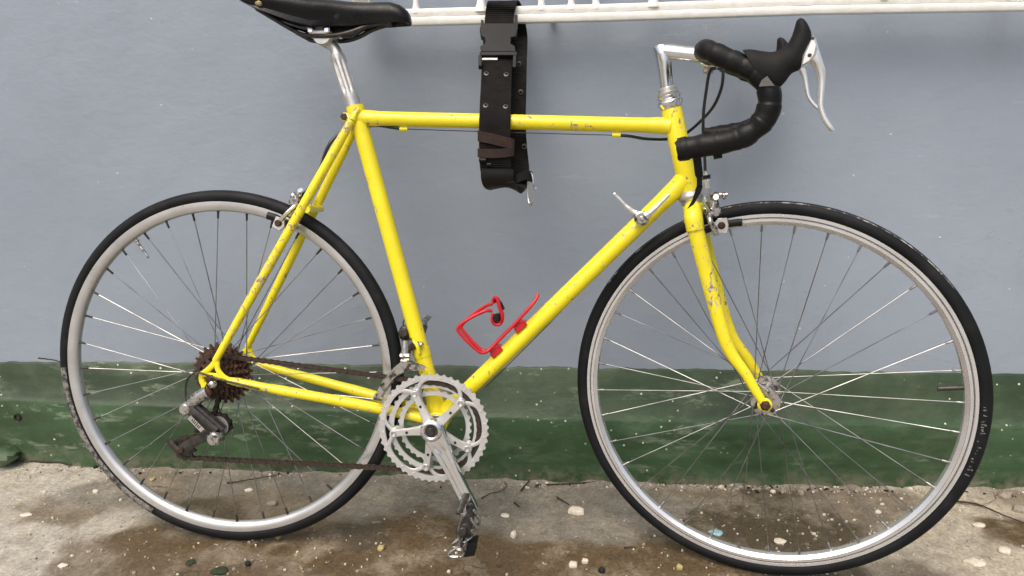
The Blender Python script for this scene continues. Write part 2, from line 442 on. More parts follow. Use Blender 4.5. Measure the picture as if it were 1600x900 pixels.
PALE, BROWN, DARK, GREY, BEIGE, MID = srgb(184, 180, 168), srgb(96, 80, 58), srgb(84, 75, 62), srgb(132, 128, 119), srgb(186, 178, 160), srgb(128, 118, 102)
FAR = srgb(146, 143, 136)
spots = [((-0.5643, 0.1648, 0), PALE), ((-0.4314, 0.0045, 0), PALE), ((-0.359, -0.1095, 0), PALE), ((-0.4847, 0.1957, 0), PALE), ((-0.3747, 0.0742, 0), MID), ((-0.2559, -0.0865, 0), MID), ((-0.3534, 0.1488, 0), GREY), ((-0.207, -0.0059, 0), BROWN),
         ((-0.126, -0.0617, 0), BROWN), ((-0.2566, 0.0345, 0), PALE), ((-0.2434, 0.1804, 0), MID), ((-0.1438, 0.2124, 0), GREY), ((-0.0863, 0.088, 0), DARK), ((-0.011, -0.075, 0), BROWN), ((0.0942, -0.0701, 0), BROWN), ((0.0231, 0.1171, 0), MID), ((0.1458, -0.0097, 0), BROWN),
         ((0.1233, 0.2394, 0), GREY), ((0.2178, 0.1511, 0), GREY), ((0.2332, 0.0361, 0), DARK), ((0.3051, -0.0602, 0), BROWN), ((0.3364, 0.1823, 0), GREY), ((0.3593, 0.0421, 0), BROWN), ((0.4248, -0.0729, 0), BROWN), ((0.4781, -0.0139, 0), BROWN),
         ((0.5071, 0.1165, 0), GREY), ((0.5029, 0.1904, 0), GREY), ((0.6, 0.1449, 0), GREY), ((0.5995, 0.0535, 0), GREY), ((0.5749, -0.0093, 0), BROWN), ((0.657, -0.0621, 0), BROWN), ((0.7078, 0.1501, 0), GREY), ((0.7262, 0.0595, 0), GREY), ((0.7306, -0.0214, 0), BROWN),
         ((0.8158, 0.1553, 0), GREY), ((0.8788, 0.1344, 0), GREY), ((0.8264, -0.0169, 0), BROWN), ((0.9489, 0.212, 0), MID), ((0.9399, 0.1141, 0), DARK), ((1.012, 0.1408, 0), DARK), ((1.0441, 0.0746, 0), DARK), ((1.1455, 0.1472, 0), DARK), ((1.0608, 0.2175, 0), DARK),
         ((1.1588, 0.0801, 0), DARK), ((1.2495, 0.1762, 0), MID), ((1.3293, 0.2049, 0), MID), ((1.4256, 0.2617, 0), BEIGE), ((1.1311, -0.0215, 0), DARK), ((1.2471, 0.0029, 0), BEIGE), ((1.3159, 0.0456, 0), BEIGE), ((1.4141, 0.1141, 0), BEIGE),
         ((1.3799, 0.0091, 0), BEIGE), ((1.5206, 0.1652, 0), BEIGE), ((1.6202, 0.2189, 0), MID), ((1.4761, -0.0054, 0), BEIGE), ((1.5427, 0.0983, 0), BROWN), ((1.276, -0.0332, 0), MID)]
spots += [((x, -0.5, 0), BROWN if i % 2 else MID) for i, x in enumerate((-1, -0.2, 0.6, 1.4, 2.2))]
xs = axis_steps(-70, 70, -0.85, 1.9, 0.011, 16)
ys = axis_steps(-70, WALL_Y + 0.03, -0.25, WALL_Y + 0.03, 0.008, 16)
vs_, cs_ = [], []
for y in ys:
    for x in xs:
        near = -0.9 < x < 1.95 and y > -0.3
        z = 0.0
        if near:
            z = noise.noise((x * 9, y * 9, 2.0)) * 0.0022 + noise.noise((x * 40, y * 40, 5.0)) * 0.0009 - 0.0016
            d = plinth_y(x) - y
            if d < 0.03: z += (0.03 - d) * 0.25 * max(0, noise.noise((x * 22, 7.0, y * 30)) + 0.35)
            rr = interp(x, [1.2, 1.5], [0, 1])
            if rr > 0: z += rr * 0.006 * max(0, noise.noise((x * 28, y * 34, 1.0)))
        vs_.append((x, y, z))
        wx = x + 0.05 * noise.noise((x * 7, y * 7, 0)) + 0.02 * noise.noise((x * 25, y * 25, 3))
        wy = y + 0.035 * noise.noise((x * 7, y * 7, 9)) + 0.015 * noise.noise((x * 25, y * 25, 6))
        W_ = 0; acc = [0, 0, 0]
        if near:
            for p, c_ in spots:
                d2 = (p[0] - wx) ** 2 + ((p[1] - wy) * 1.5) ** 2 + 1e-5; k_ = d2 ** -3.0
                W_ += k_
                for q in range(3): acc[q] += c_[q] * k_
            fo = max(0, 1 - abs(plinth_y(x) - y) / 0.022) * max(0, min(1, 0.5 + 1.8 * noise.noise((x * 20, y * 40, 3)))) * (0.75 if x > 0.7 else 0.4)
            cs_.append(tuple(acc[q] / W_ * (1 - fo) + PALE[q] * fo for q in range(3)) + (1,))
        else: cs_.append(FAR)
nx = len(xs)
fs_ = [(j * nx + i, j * nx + i + 1, (j + 1) * nx + i + 1, (j + 1) * nx + i) for j in range(len(ys) - 1) for i in range(nx - 1)]
fb = MB(); fb.add(vs_, fs_)
floor = fb.build('floor', 'concrete')
ca = floor.data.attributes.new('stain', 'FLOAT_COLOR', 'POINT')
ca.data.foreach_set('color', [q for c_ in cs_ for q in c_])
tag(floor, 'damp brown and grey stained concrete floor below the wall', None, None, 'structure')

# ------------------------------------------------------------------ wall with its green plinth
wb = MB()
wx = [-12 + 0.6 * i for i in range(15)] + [-3 + 0.05 * i for i in range(141)] + [4.6 + 0.6 * i for i in range(15)]; wz = [-0.05 + 0.05 * i for i in range(56)]
front = [(x, WALL_Y + 0.0025 * noise.noise((x * 2.2, z * 2.2, 4)) + 0.0008 * noise.noise((x * 9, z * 9, 1)), z) for z in wz for x in wx]
n_ = len(wx)
wb.add(front, [(j * n_ + i, j * n_ + i + 1, (j + 1) * n_ + i + 1, (j + 1) * n_ + i) for j in range(len(wz) - 1) for i in range(n_ - 1)])
wb.box((0.5, WALL_Y + 0.12, 1.325), (25.0, 0.2, 2.75))
wall = wb.build('wall', 'wall')
tag(wall, 'grey blue painted plaster wall with green plinth behind the bicycle', 'wall')
pb = MB(); rows = []
px_ = [-12 + 0.3 * i for i in range(30)] + [-3 + 0.012 * i for i in range(585)] + [4.3 + 0.3 * i for i in range(30)]
for x in px_:
    y0 = plinth_y(x); zr = ridge_z(x); zt = green_z(x)
    j1 = 0.0022 * noise.noise((x * 30, 0, 1)); j2 = 0.004 * noise.noise((x * 9, 3, 1)) + 0.0035 * noise.noise((x * 38, 3, 1)) + 0.006 * min(0, noise.noise((x * 70, 3, 5)) + 0.42)
    dent = 0.004 * noise.noise((x * 6, 8, 2))
    foot = 0.006 * noise.noise((x * 18, 5, 2)) + 0.004 * noise.noise((x * 55, 5, 7))
    rows.append([(x, y0 + foot, -0.01), (x, y0 + 0.6 * foot, 0.012), (x, y0 + 0.3 * dent + 0.002, 0.05), (x, y0 + dent * 0.5, 0.10), (x, y0 + 0.0005 + j1 * 0.4, zr - 0.006), (x, y0 + 0.004 + j1, zr + j1),
                 (x, y0 + 0.012, zr + 0.008), (x, y0 + (WALL_Y - y0) * 0.6 + dent * 0.4, zr + (zt - zr) * 0.6), (x, WALL_Y - 0.004, zt - 0.004 + j2), (x, WALL_Y - 0.0015, zt + j2), (x, WALL_Y + 0.006, zt + j2 + 0.001)])
k = len(rows[0])
pb.add([p for r_ in rows for p in r_], [(i * k + j, (i + 1) * k + j, (i + 1) * k + j + 1, i * k + j + 1) for i in range(len(rows) - 1) for j in range(k - 1)])
plinth = pb.build('plinth', 'green', wall, 60)
hb = MB(); hc = Vector((-0.6085, 0.266, 0.1161))
hb.lathe([(0.0015, 0.004), (0.0045, 0.002), (0.0068, -0.002), (0.0085, -0.001), (0.0095, 0.004)], hc, (0, 1, 0), 14)
ho = hb.build('drain_hole', 'black_bit', wall)
lb = MB(); lc = Vector((-0.6475, 0.25, 0.0265))
rs = []
for i in range(9):
    a = i / 8 * math.pi; rr = 0.001 + 0.030 * math.sin(a)
    rs.append([lc + Vector((-0.035 * math.cos(a), rr * 0.9 * math.cos(b_), rr * 0.7 * math.sin(b_))) * (1 + 0.25 * noise.noise((i * 0.9, b_, 2))) for b_ in [2 * math.pi * q / 10 for q in range(10)]])
lb.rings(rs); lb.build('paint_lump', 'green', wall)

# ------------------------------------------------------------------ window grille
gr = empty('window_grille')
tag(gr, 'white painted metal window grille on the wall above the bicycle', 'window grille')
RY = 0.22
def rail_z(x): return interp(x, [0.2, 0.338, 0.714, 1.086, 1.45, 2.3], [0.957, 0.96, 0.969, 0.981, 0.987, 0.998])
def rail_strip(z0, z1, y, name, th=0.008, x0=0.226, x1=2.2):
    b = MB(); rs = []
    n = 90
    for i in range(n + 1):
        x = x0 + (x1 - x0) * i / n
        e = 0.0007 * noise.noise((x * 40, z0 * 50, 2)); g = 0.0006 * noise.noise((x * 55, z0 * 50, 6))
        a = rail_z(x) + z0; c = rail_z(x) + z1
        rs.append([(x, y + 0.001 + e, a + g), (x, y + e, a + 0.0015 + g), (x, y + e, c - 0.0015), (x, y + 0.001 + e, c + e), (x, y + th, c), (x, y + th, a)])
    b.rings(rs)
    return b.build(name, 'white', gr, 50)
rail_strip(0.0, 0.0142, RY, 'bottom_rail', 0.030)
rail_strip(0.0152, 0.029, RY + 0.0035, 'bottom_rail')
def bar(x, xt, w, name='bar', y=RY + 0.006, dz=0.45, d=0.010):
    b = MB(); z0 = rail_z(x) + 0.026
    pts = [(x, y + d / 2, z0 - 0.004), (x + (xt - x) * 0.02, y + d / 2, z0 + 0.008), (xt, y + d / 2, z0 + dz)]
    a = [w * 0.95, w / 2, w / 2]
    b.tube(pts, a, 8, False, True, 1.0)
    b.lathe([(w * 0.95, -0.003), (w * 0.86, 0.002), (w * 0.7, 0.006), (w * 0.58, 0.011), (w * 0.48, 0.018)], (x, y + d / 2, z0 - 0.002), (0, 0, 1), 12)
    return b.build(name, 'white', gr, 60)
sb = MB(); sb.box((0.2415, RY + 0.014, 1.225), (0.031, 0.026, 0.48), (1, 0, 0), (0, 1, 0), 0.0015); sb.build('stile', 'white', gr)
bar((0.3429, 0.22, 1.0012)[0], (0.3429, 0.22, 1.0012)[0] - 0.002, 0.010)
bar((0.4657, 0.22, 1.0013)[0], (0.4657, 0.22, 1.0013)[0], 0.015)
bar((0.5783, 0.22, 1.0013)[0], (0.5783, 0.22, 1.0013)[0] - 0.06, 0.010)
bar((0.6337, 0.22, 1.0014)[0], (0.6337, 0.22, 1.0014)[0] + 0.01, 0.010)
bar((0.6796, 0.22, 1.0014)[0], (0.6796, 0.22, 1.0014)[0] - 0.08, 0.010)
bar((0.7849, 0.22, 1.0014)[0], (0.7849, 0.22, 1.0014)[0], 0.014)
for x in (1.2, 1.42, 1.66, 1.9, 2.15): bar(x, x, 0.012)
tb = MB(); tb.box((1.213, RY + 0.012, 1.455), (1.974, 0.014, 0.03), (1, 0, 0), (0, 1, 0), 0.002); tb.build('top_rail', 'white', gr)
for x in (0.60, 1.70):
    b = MB(); b.tube([(x, RY + 0.02, rail_z(x) + 0.012), (x, WALL_Y + 0.01, rail_z(x) + 0.012)], 0.006, 10); b.build('wall_anchor', 'white', gr)

# ------------------------------------------------------------------ bicycle
bike = empty('bicycle')
bike.matrix_world = Matrix(((0.998342, 0.057072, 0.007514, 0), (-0.057564, 0.989801, 0.13031, 0), (0.0, -0.130526, 0.991445, 0), (0, 0, 0, 1)))
tag(bike, 'yellow racing bicycle with drop handlebars leaning against the grey wall', 'bicycle')
TR, WB = 0.3345, 0.97775
# steering: fork, front wheel, stem and bars are turned together about the head tube axis
q0 = Vector((1.01453, 0, 0)); sax = Vector((-0.259153, 0, 0.965836))
KM = Matrix(((0.968362, 0.249406, -0.008489), (-0.249406, 0.966084, -0.066921), (-0.008489, 0.066921, 0.997722))).to_4x4()
STEER = Matrix.Translation(q0) @ KM @ Matrix.Translation(-q0)
def head(z): return q0 + sax * (z / sax.z)
BB = Vector((0.402, 0, 0.2614))

# --- frame
fr = empty('frame', bike)
def tubepart(name, pts, r, mat='yellow', parent=None, n=20, **k):
    b = MB(); b.tube(pts, r, n, **k); return b.build(name, mat, parent or fr)
seat_top = Vector((0.248, 0, 0.8192)); seat_cl = Vector((0.253, 0, 0.7989))
tubepart('seat_tube', lerpv(BB, seat_top, 6), 0.0145)
h_top, h_dn = head(0.7935), head(0.695)
tubepart('top_tube', lerpv(Vector((0.2565, 0, 0.799)), Vector((0.7931, 0, 0.7903)), 6), 0.0128)
tubepart('down_tube', lerpv(BB, Vector((0.823, 0, 0.7004)), 6), 0.0150)
tubepart('head_tube', [head(0.682), head(0.684), head(0.75), head(0.817), head(0.819)], [0.0165, 0.0172, 0.0168, 0.0172, 0.0165], n=24)
b = MB(); b.disc(BB, (0, 1, 0), 0.0205, 0.070, 28, 0.1); b.build('bottom_bracket_shell', 'yellow', fr)
# lugs: thin sleeves standing proud at the joints
def lug(a, bb, r, name='lug', fl=1.0):
    a, bb = Vector(a), Vector(bb); b = MB(); L = lerpv(a, bb, 5)
    b.tube([L[0], L[0].lerp(L[1], 0.5)] + L[1:], [r + 0.0030 * fl, r + 0.0018 * fl, r + 0.0007 * fl, r + 0.0002 * fl, r, r - 0.0004, r - 0.0010], 20); return b.build(name, 'yellow', fr)
tt_d = (Vector((0.2565, 0, 0.799)) - Vector((0.7931, 0, 0.7903))).normalized()
dt_d = (BB - Vector((0.8169, 0, 0.6939))).normalized()
lug(Vector((0.7931, 0, 0.7903)), Vector((0.7931, 0, 0.7903)) + tt_d * 0.034, 0.0139)
lug(Vector((0.8169, 0, 0.6939)) - dt_d * 0.008, Vector((0.8169, 0, 0.6939)) + dt_d * 0.050, 0.0160)
lug(Vector((0.2565, 0, 0.799)), Vector((0.2565, 0, 0.799)) - tt_d * 0.036, 0.0139)
lug(seat_top, seat_top.lerp(BB, 0.085), 0.0156, 'lug', 0.0)
lug(BB, BB - dt_d * 0.048, 0.0162, 'lug', 0.0)
lug(BB, BB.lerp(seat_top, 0.085), 0.0157, 'lug', 0.0)
# seat lug ears with the binder bolt
eb = MB(); ec = Vector((0.2334, 0, 0.7994))
eb.disc(ec + Vector((0, -0.0085, 0)), (0, 1, 0), 0.0078, 0.007, 18, 0.2); eb.disc(ec + Vector((0, 0.0085, 0)), (0, 1, 0), 0.0078, 0.007, 18, 0.2)
for s in (-1, 1): eb.tube([ec + Vector((0, 0.0085 * s, 0)), seat_cl + Vector((-0.008, 0.0085 * s, -0.003))], [0.007, 0.008], 10)
eb.build('seat_lug_ear', 'yellow', fr)
sb = MB(); sb.disc(ec + Vector((0, 0, 0)), (0, 1, 0), 0.0048, 0.034, 14, 0.25); sb.disc(ec + Vector((0, -0.0165, 0)), (0, 1, 0), 0.0062, 0.005, 6, 0.2); sb.build('binder_bolt', 'rust_bolt', fr)
# stays
for s in (-1, 1):
    near = s < 0
    top = Vector((0.2475, 0.0165 * s, 0.7935)); bot = Vector((0.0085, 0.0615 * s, 0.3675))
    P = lerpv(top, bot, 8)
    tubepart('seat_stay', P, [0.0072, 0.0082] + [0.0082] * 4 + [0.0078, 0.0070, 0.0060], 'yellow_worn' if near else 'yellow', n=14)
    b = MB(); b.tube([top + Vector((0.001, 0, 0.001)), top + Vector((0.012, -0.002 * s, 0.020))], [0.0074, 0.0030], 14); b.build('stay_cap', 'yellow', fr)
    cs = [BB + Vector((-0.012, 0.021 * s, 0.002)), Vector((0.34, 0.0215 * s, 0.2735)), Vector((0.25, 0.0345 * s, 0.292)), Vector((0.12, 0.051 * s, 0.3155)), Vector((0.030, 0.0615 * s, 0.3325))]
    tubepart('chain_stay', spline(cs, 5), [0.0100] * 7 + [0.0100] * 5 + [0.0092] * 4 + [0.0078] * 4 + [0.006], 'yellow_worn' if near else 'yellow', n=14)
    # forged dropout: legs to both stays, slot, hanger
    y = 0.0635 * s
    b = MB()
    strips = [[(0.0100, 0.372), (0.006, 0.362), (-0.006, 0.350), (-0.016, 0.3415)], [(0.012, 0.366), (0.013, 0.352), (0.022, 0.340), (0.036, 0.3315)],
              [(-0.016, 0.3425), (-0.002, 0.3405), (0.010, 0.3395), (0.022, 0.3375)], [(-0.014, 0.345), (-0.0185, 0.336), (-0.0165, 0.326), (-0.010, 0.322)]]
    if near: strips.append([(-0.016, 0.333), (-0.014, 0.318), (-0.008, 0.309)])
    for S_ in strips:
        pts = spline([(a_, y, c_) for a_, c_ in S_], 4)
        b.tube(pts, 0.0052, 8, False, True, 0.62, (0, 1, 0))
    b.build('dropout', 'yellow', fr)
b = MB(); b.tube(lerpv((0.1705, -0.035, 0.6385), (0.1705, 0.035, 0.6385), 3), 0.0065, 14); b.build('brake_bridge', 'yellow', fr)
for px_c in ((0.3356, 0, 0.7809), (0.7048, 0, 0.7741)):
    c_ = Vector(px_c); b = MB(); b.tube([c_ + Vector((-0.007, 0, 0)), c_ + Vector((0.007, 0, 0))], 0.0042, 10); b.box(c_ + Vector((0, 0, 0.005)), (0.010, 0.004, 0.008), bev=0.001); b.build('cable_guide', 'yellow', fr)

# --- seat post
sp = empty('seat_post', bike)
p_b = Vector((0.253, 0, 0.7973)); p_t = Vector((0.2174, 0, 0.9051)); ax_p = (p_t - p_b).normalized()
b = MB(); N = 40; rs = []
uP = Vector((0, 1, 0)); wP = ax_p.cross(uP)
Lp = (p_t - p_b).length
for i in range(23):
    f = i / 22
    ring = []
    fl = max(0.0, min(1.0, min((f - 0.38) / 0.08, (0.93 - f) / 0.06)))
    for j in range(N):
        a = 2 * math.pi * j / N
        g = 0.0034 * fl * max(0, math.sin(7 * a + 0.6)) ** 0.8
        r_ = (0.0134 if f < 0.95 else 0.0129) - g
        ring.append(p_b + ax_p * (Lp * f) + uP * (r_ * math.cos(a)) + wP * (r_ * math.sin(a)))
    rs.append(ring)
b.rings(rs); b.build('fluted_post', 'dull', sp)
b = MB(); n1 = p_t; b.tube(spline([n1 - ax_p * 0.004, n1 + ax_p * 0.010, Vector((0.2028, 0, 0.9278)), Vector((0.1868, 0, 0.9321))], 4), [0.0122, 0.0114, 0.0106, 0.0100, 0.0096, 0.0096, 0.0096, 0.0094, 0.0094, 0.0092, 0.0088, 0.0084, 0.0078][:13], 16); b.build('post_head', 'dull', sp)
cl = Vector((0.1961, 0, 0.9386))
b = MB(); b.lathe([(0.0001, -0.021), (0.015, -0.021), (0.0165, -0.019), (0.0165, 0.019), (0.015, 0.021), (0.0001, 0.021)], cl + Vector((0.001, 0, -0.003)), (0, 1, 0), 20)
b.build('cradle', 'dull', sp)
for s in (-1, 1):
    for dx in (-0.0155, 0.0125):
        b = MB(); c_ = cl + Vector((dx, 0.0225 * s, 0.004)); b.box(c_, (0.011, 0.013, 0.012), bev=0.0022); b.disc(c_ + Vector((0, 0, 0.009)), (0, 0, 1), 0.0042, 0.006, 6); b.build('rail_clamp', 'polished', sp)
    b = MB(); b.box(cl + Vector((-0.001, 0.0225 * s, 0.0005)), (0.030, 0.010, 0.006), bev=0.001); b.build('clamp_plate', 'dull', sp)

# --- saddle
sd = empty('saddle', bike)
st_x = [0.059, 0.064, 0.075, 0.095, 0.125, 0.155, 0.185, 0.215, 0.245, 0.270, 0.295, 0.315, 0.331, 0.342, 0.347, 0.3485]
st_w = [0.030, 0.052, 0.064, 0.068, 0.066, 0.060, 0.050, 0.039, 0.030, 0.025, 0.022, 0.0215, 0.021, 0.018, 0.012, 0.005]
st_t = [0.996, 1.004, 1.0085, 1.0085, 1.006, 1.003, 0.999, 0.9955, 0.993, 0.992, 0.9925, 0.9925, 0.988, 0.980, 0.972, 0.965]
st_b = [0.989, 0.987, 0.981, 0.9715, 0.9605, 0.951, 0.9455, 0.9465, 0.9495, 0.9525, 0.9555, 0.957, 0.9575, 0.957, 0.957, 0.958]
rs = []
for x, w_, zt, zb in zip(st_x, st_w, st_t, st_b):
    ring = []; wr = 0.004 * noise.noise((x * 30, 1, 1))
    prof = []
    for i in range(13):
        a = math.pi * i / 12
        cy_, sz = math.cos(a), math.sin(a)
        yy = w_ * (abs(cy_) ** 0.75) * (1 if cy_ > 0 else -1)
        zz = zt - (1 - sz ** 0.9) * min(0.020 + 0.006 * (w_ > 0.04), (zt - zb) * 0.75)
        prof.append((yy, zz))
    ring = [Vector((x, p[0], p[1])) for p in prof]
    sk = 0.90 if w_ > 0.035 else 0.80
    left_ = [Vector((x, -w_ * (0.99 - 0.04 * k_), prof[-1][1] + (zb - prof[-1][1]) * k_ / 4 + wr * k_ / 4 * 0.5)) for k_ in range(1, 5)]
    inner = [Vector((x, -w_ * sk, zb + 0.001)), Vector((x, -w_ * sk + 0.002, max(zb + 0.0015, prof[-1][1] - 0.004))), Vector((x, w_ * sk - 0.002, max(zb + 0.0015, prof[-1][1] - 0.004))), Vector((x, w_ * sk, zb + 0.001))]
    right_ = [Vector((v_.x, -v_.y, v_.z)) for v_ in reversed(left_)]
    rs.append(ring + left_ + inner + right_)
b = MB(); b.rings(rs); b.build('leather_top', 'leather', sd, 70)
# torn pale scuffs on the flank and bare rear corner
for c_, sx, sz in (((0.2556, -0.03, 0.9764), 0.010, 0.005), ((0.2681, -0.028, 0.9696), 0.006, 0.008), ((0.2779, -0.027, 0.9781), 0.004, 0.004)):
    pass
b = MB(); b.box(Vector((0.104, -0.06, 0.9798)), (0.019, 0.010, 0.010), (0.85, -0.35, -0.4), (0.35, 0.9, 0), 0.003); b.build('worn_corner', 'straw', sd)
for s in (-1, 1):
    P = spline([(p_[0], yy_ * s, p_[2]) for p_, yy_ in (((0.0914, -0.036, 0.9748), 0.036), ((0.1229, -0.032, 0.9569), 0.032), ((0.1498, -0.027, 0.9422), 0.027), ((0.1705, -0.0225, 0.9347), 0.0225), ((0.2201, -0.0225, 0.9345), 0.0225), ((0.2485, -0.02, 0.9403), 0.020), ((0.2781, -0.014, 0.9521), 0.014), ((0.3139, -0.006, 0.9601), 0.006))], 5)
    b = MB(); b.tube(P, 0.0038, 10); b.build('saddle_rail', 'dark_metal', sd)
b = MB()
P = [(p_[0], p_[2]) for p_ in ((0.0782, 0, 0.9864), (0.1182, 0, 0.9625), (0.1526, 0, 0.9516), (0.2123, 0, 0.9492), (0.2247, 0, 0.9353), (0.2419, 0, 0.9363), (0.267, 0, 0.9512), (0.301, 0, 0.9595), (0.3011, 0, 0.968), (0.1874, 0, 0.9665), (0.107, 0, 0.9798))]
b.prism([(a_, c_) for a_, c_ in P], (0, 0, 0), (1, 0, 0), (0, 0, 1), 0.024, 0.002); b.build('saddle_underside', 'plastic', sd)

# --- wheels
def make_wheel(center, steer, rimprof, rim_mat, phase, hub_w, fl_r, fl_y, valve_px, big=False):
    wh = empty('wheel', bike)
    C_ = Matrix.Translation(center)
    wh.matrix_local = (STEER @ C_) if steer else C_
    b = MB(); prof = []
    for i in range(18):
        a = 2 * math.pi * i / 18; rr = 0.0118
        x_r = 0.3226 + rr * math.cos(a) * 1.0; y_ = rr * 0.98 * math.sin(a)
        if math.cos(a) > 0.75: x_r += 0.0003
        prof.append((x_r, y_))
    b.lathe(prof, (0, 0, 0), (0, 1, 0), 144, True); b.build('tyre', 'tyre', wh, 60)
    b = MB(); b.lathe(rimprof, (0, 0, 0), (0, 1, 0), 144, True)
    if big:
        b.cur = 1
        for s in (-1, 1): b.lathe([(0.3069, s * 0.0092), (0.3079, s * 0.0092)], (0, 0, 0), (0, 1, 0), 144); b.lathe([(0.3012, s * 0.01066), (0.3016, s * 0.0107)], (0, 0, 0), (0, 1, 0), 144)
    b.build('rim', [rim_mat, 'dark_metal'], wh, 28)
    # hub
    b = MB(); hw = hub_w
    b.lathe([(0.0001, -fl_y[0] - 0.0016), (0.010, -fl_y[0] - 0.0016), (fl_r, -fl_y[0] - 0.0014), (fl_r + 0.001, -fl_y[0]), (fl_r, -fl_y[0] + 0.0014), (0.016, -fl_y[0] + 0.003), (0.0135, -fl_y[0] + 0.010), (0.0135, fl_y[1] - 0.010), (0.016, fl_y[1] - 0.003), (fl_r, fl_y[1] - 0.0014), (fl_r + 0.001, fl_y[1]), (fl_r, fl_y[1] + 0.0014), (0.010, fl_y[1] + 0.0016), (0.0001, fl_y[1] + 0.0016)], (0, 0, 0), (0, 1, 0), 36)
    b.build('hub', 'chrome_grimy', wh)
    b = MB(); b.tube([(0, -hw - 0.008, 0), (0, hw + 0.008, 0)], 0.0048, 12); b.disc((0, -hw + 0.004, 0), (0, 1, 0), 0.0085, 0.007, 16); b.disc((0, hw - 0.004, 0), (0, 1, 0), 0.0085, 0.007, 16); b.build('axle', 'steel', wh)
    for s in (-1, 1):
        b = MB(); b.disc((0, s * (hw + 0.009), 0), (0, 1, 0), 0.0088, 0.009, 6, 0.2); b.disc((0, s * (hw + 0.0125), 0), (0, 1, 0), 0.0066, 0.006, 14, 0.4); b.build('axle_nut', 'rust_bolt', wh)
    # 36 spokes, three cross; the four kinds share their meshes round the wheel
    for i in range(4):
        side = -1 if i % 2 == 0 else 1; lead = 1 if (i // 2) % 2 == 0 else -1
        a_r = phase + R(10) * i; a_h = a_r + lead * R(62)
        fy = (-fl_y[0] if side < 0 else fl_y[1]) + (0.0018 if lead > 0 else -0.0018)
        P0 = Vector((fl_r * 0.90 * math.cos(a_h), fy, fl_r * 0.90 * math.sin(a_h)))
        P1 = Vector((0.2985 * math.cos(a_r), 0.0022 * side, 0.2985 * math.sin(a_r)))
        dd = (P1 - P0).normalized()
        b = MB(); b.tube([P0, P0 + dd * 0.02, P1 - dd * 0.012], [0.0010, 0.00088, 0.00088], 6)
        b.disc(P0 + Vector((0, 0.0016 * (1 if lead < 0 else -1), 0)), (0, 1, 0), 0.0019, 0.0012, 8)
        b.cur = 1
        b.tube([P1 - dd * 0.0155, P1 - dd * 0.0145, P1 - dd * 0.006, P1], [0.0013, 0.0019, 0.0021, 0.0028], 8)
        me = b.build('spoke', ['spoke', 'dark_metal' if not big else 'spoke'], None, 40, True)
        for k_ in range(9):
            o = link('spoke', me, wh); o.rotation_euler = (0, -R(40) * k_, 0)
    vp = Vector(valve_px) - Vector(center) if valve_px else None
    a = math.atan2(vp.z, vp.x); u = Vector((math.cos(a), 0, math.sin(a)))
    b = MB()
    if big: b.tube([u * 0.297, u * 0.262, u * 0.2615, u * 0.2595], [0.0042, 0.0040, 0.0048, 0.0044], 12); b.build('valve', 'dark_metal', wh)
    else: b.tube([u * 0.297, u * 0.266, u * 0.2655, u * 0.258, u * 0.2575, u * 0.2545], [0.003, 0.0028, 0.0022, 0.0022, 0.0030, 0.0012], 10); b.disc(u * 0.2925, u, 0.0052, 0.003, 10); b.build('valve', 'chrome_grimy', wh)
    return wh
def sidewall_band(wh, a0, a1, t0, t1, mat, name, lift=0.0003, side=-1):
    b = MB(); rr = 0.0118 + lift
    n = max(6, int(abs(a1 - a0) / R(1.2)))
    prof = []
    for i in range(6):
        t_ = t0 + (t1 - t0) * i / 5
        prof.append((0.3226 + rr * math.cos(t_), side * rr * 0.98 * math.sin(t_)))
    b.lathe(prof, (0, 0, 0), (0, 1, 0), n, False, a0, a1)
    return b.build(name, mat, wh, 60)
rim_v = [(0.3145, -0.0098), (0.3142, -0.0104), (0.3085, -0.0105), (0.3035, -0.0098), (0.2990, -0.0072), (0.2968, -0.0038), (0.2962, 0), (0.2968, 0.0038), (0.2990, 0.0072), (0.3035, 0.0098), (0.3085, 0.0105), (0.3142, 0.0104), (0.3145, 0.0098), (0.312, 0.008), (0.308, 0.0), (0.312, -0.008)]
rim_b = [(0.3140, -0.0099), (0.3136, -0.0105), (0.3088, -0.0105), (0.3082, -0.0088), (0.3066, -0.0088), (0.3060, -0.0105), (0.3010, -0.0106), (0.3000, -0.0098), (0.2975, -0.0078), (0.2955, -0.0060), (0.2948, 0), (0.2955, 0.0060), (0.2975, 0.0078), (0.3000, 0.0098), (0.3010, 0.0106), (0.3060, 0.0105), (0.3066, 0.0088), (0.3082, 0.0088), (0.3088, 0.0105), (0.3136, 0.0105), (0.3140, 0.0099), (0.311, 0.008), (0.307, 0.0), (0.311, -0.008)]
def ang(p, c): return math.atan2(p[2] - c[2], p[0] - c[0])
rc, fc = (0, 0, TR), (WB, 0, TR)
rear = make_wheel(rc, False, rim_v, 'rim_smooth', ang((-0.0082, 0, 0.6239), rc), 0.058, 0.022, (0.020, 0.036), (-0.1413, 0, 0.5324))
front = make_wheel(fc, True, rim_b, 'rim_box', ang((1.0037, 0, 0.6299), fc), 0.044, 0.0235, (0.036, 0.036), (1.2379, 0, 0.3785), True)
rear['label'] = 'rear wheel with plain grey rim and rusty sprockets'
front['label'] = 'front wheel with grooved bright rim'
# lathe angle runs from +X towards -Z, so flip the sign
def la(p, c): return -ang(p, c)
a_a, a_b = la((-0.3291, 0, 0.3287), rc), la((-0.1628, 0, 0.0444), rc)
sidewall_band(rear, min(a_a % (2 * math.pi), a_b % (2 * math.pi)), max(a_a % (2 * math.pi), a_b % (2 * math.pi)), R(52), R(112), 'print', 'tyre_print')
a_a, a_b = la((0.69, 0, 0.5153), fc), la((1.238, 0, 0.5417), fc)
a_a, a_b = sorted((a_a % (2 * math.pi), a_b % (2 * math.pi)))
sidewall_band(front, a_a, a_b, R(30), R(42), 'scuff', 'tread_scuff')
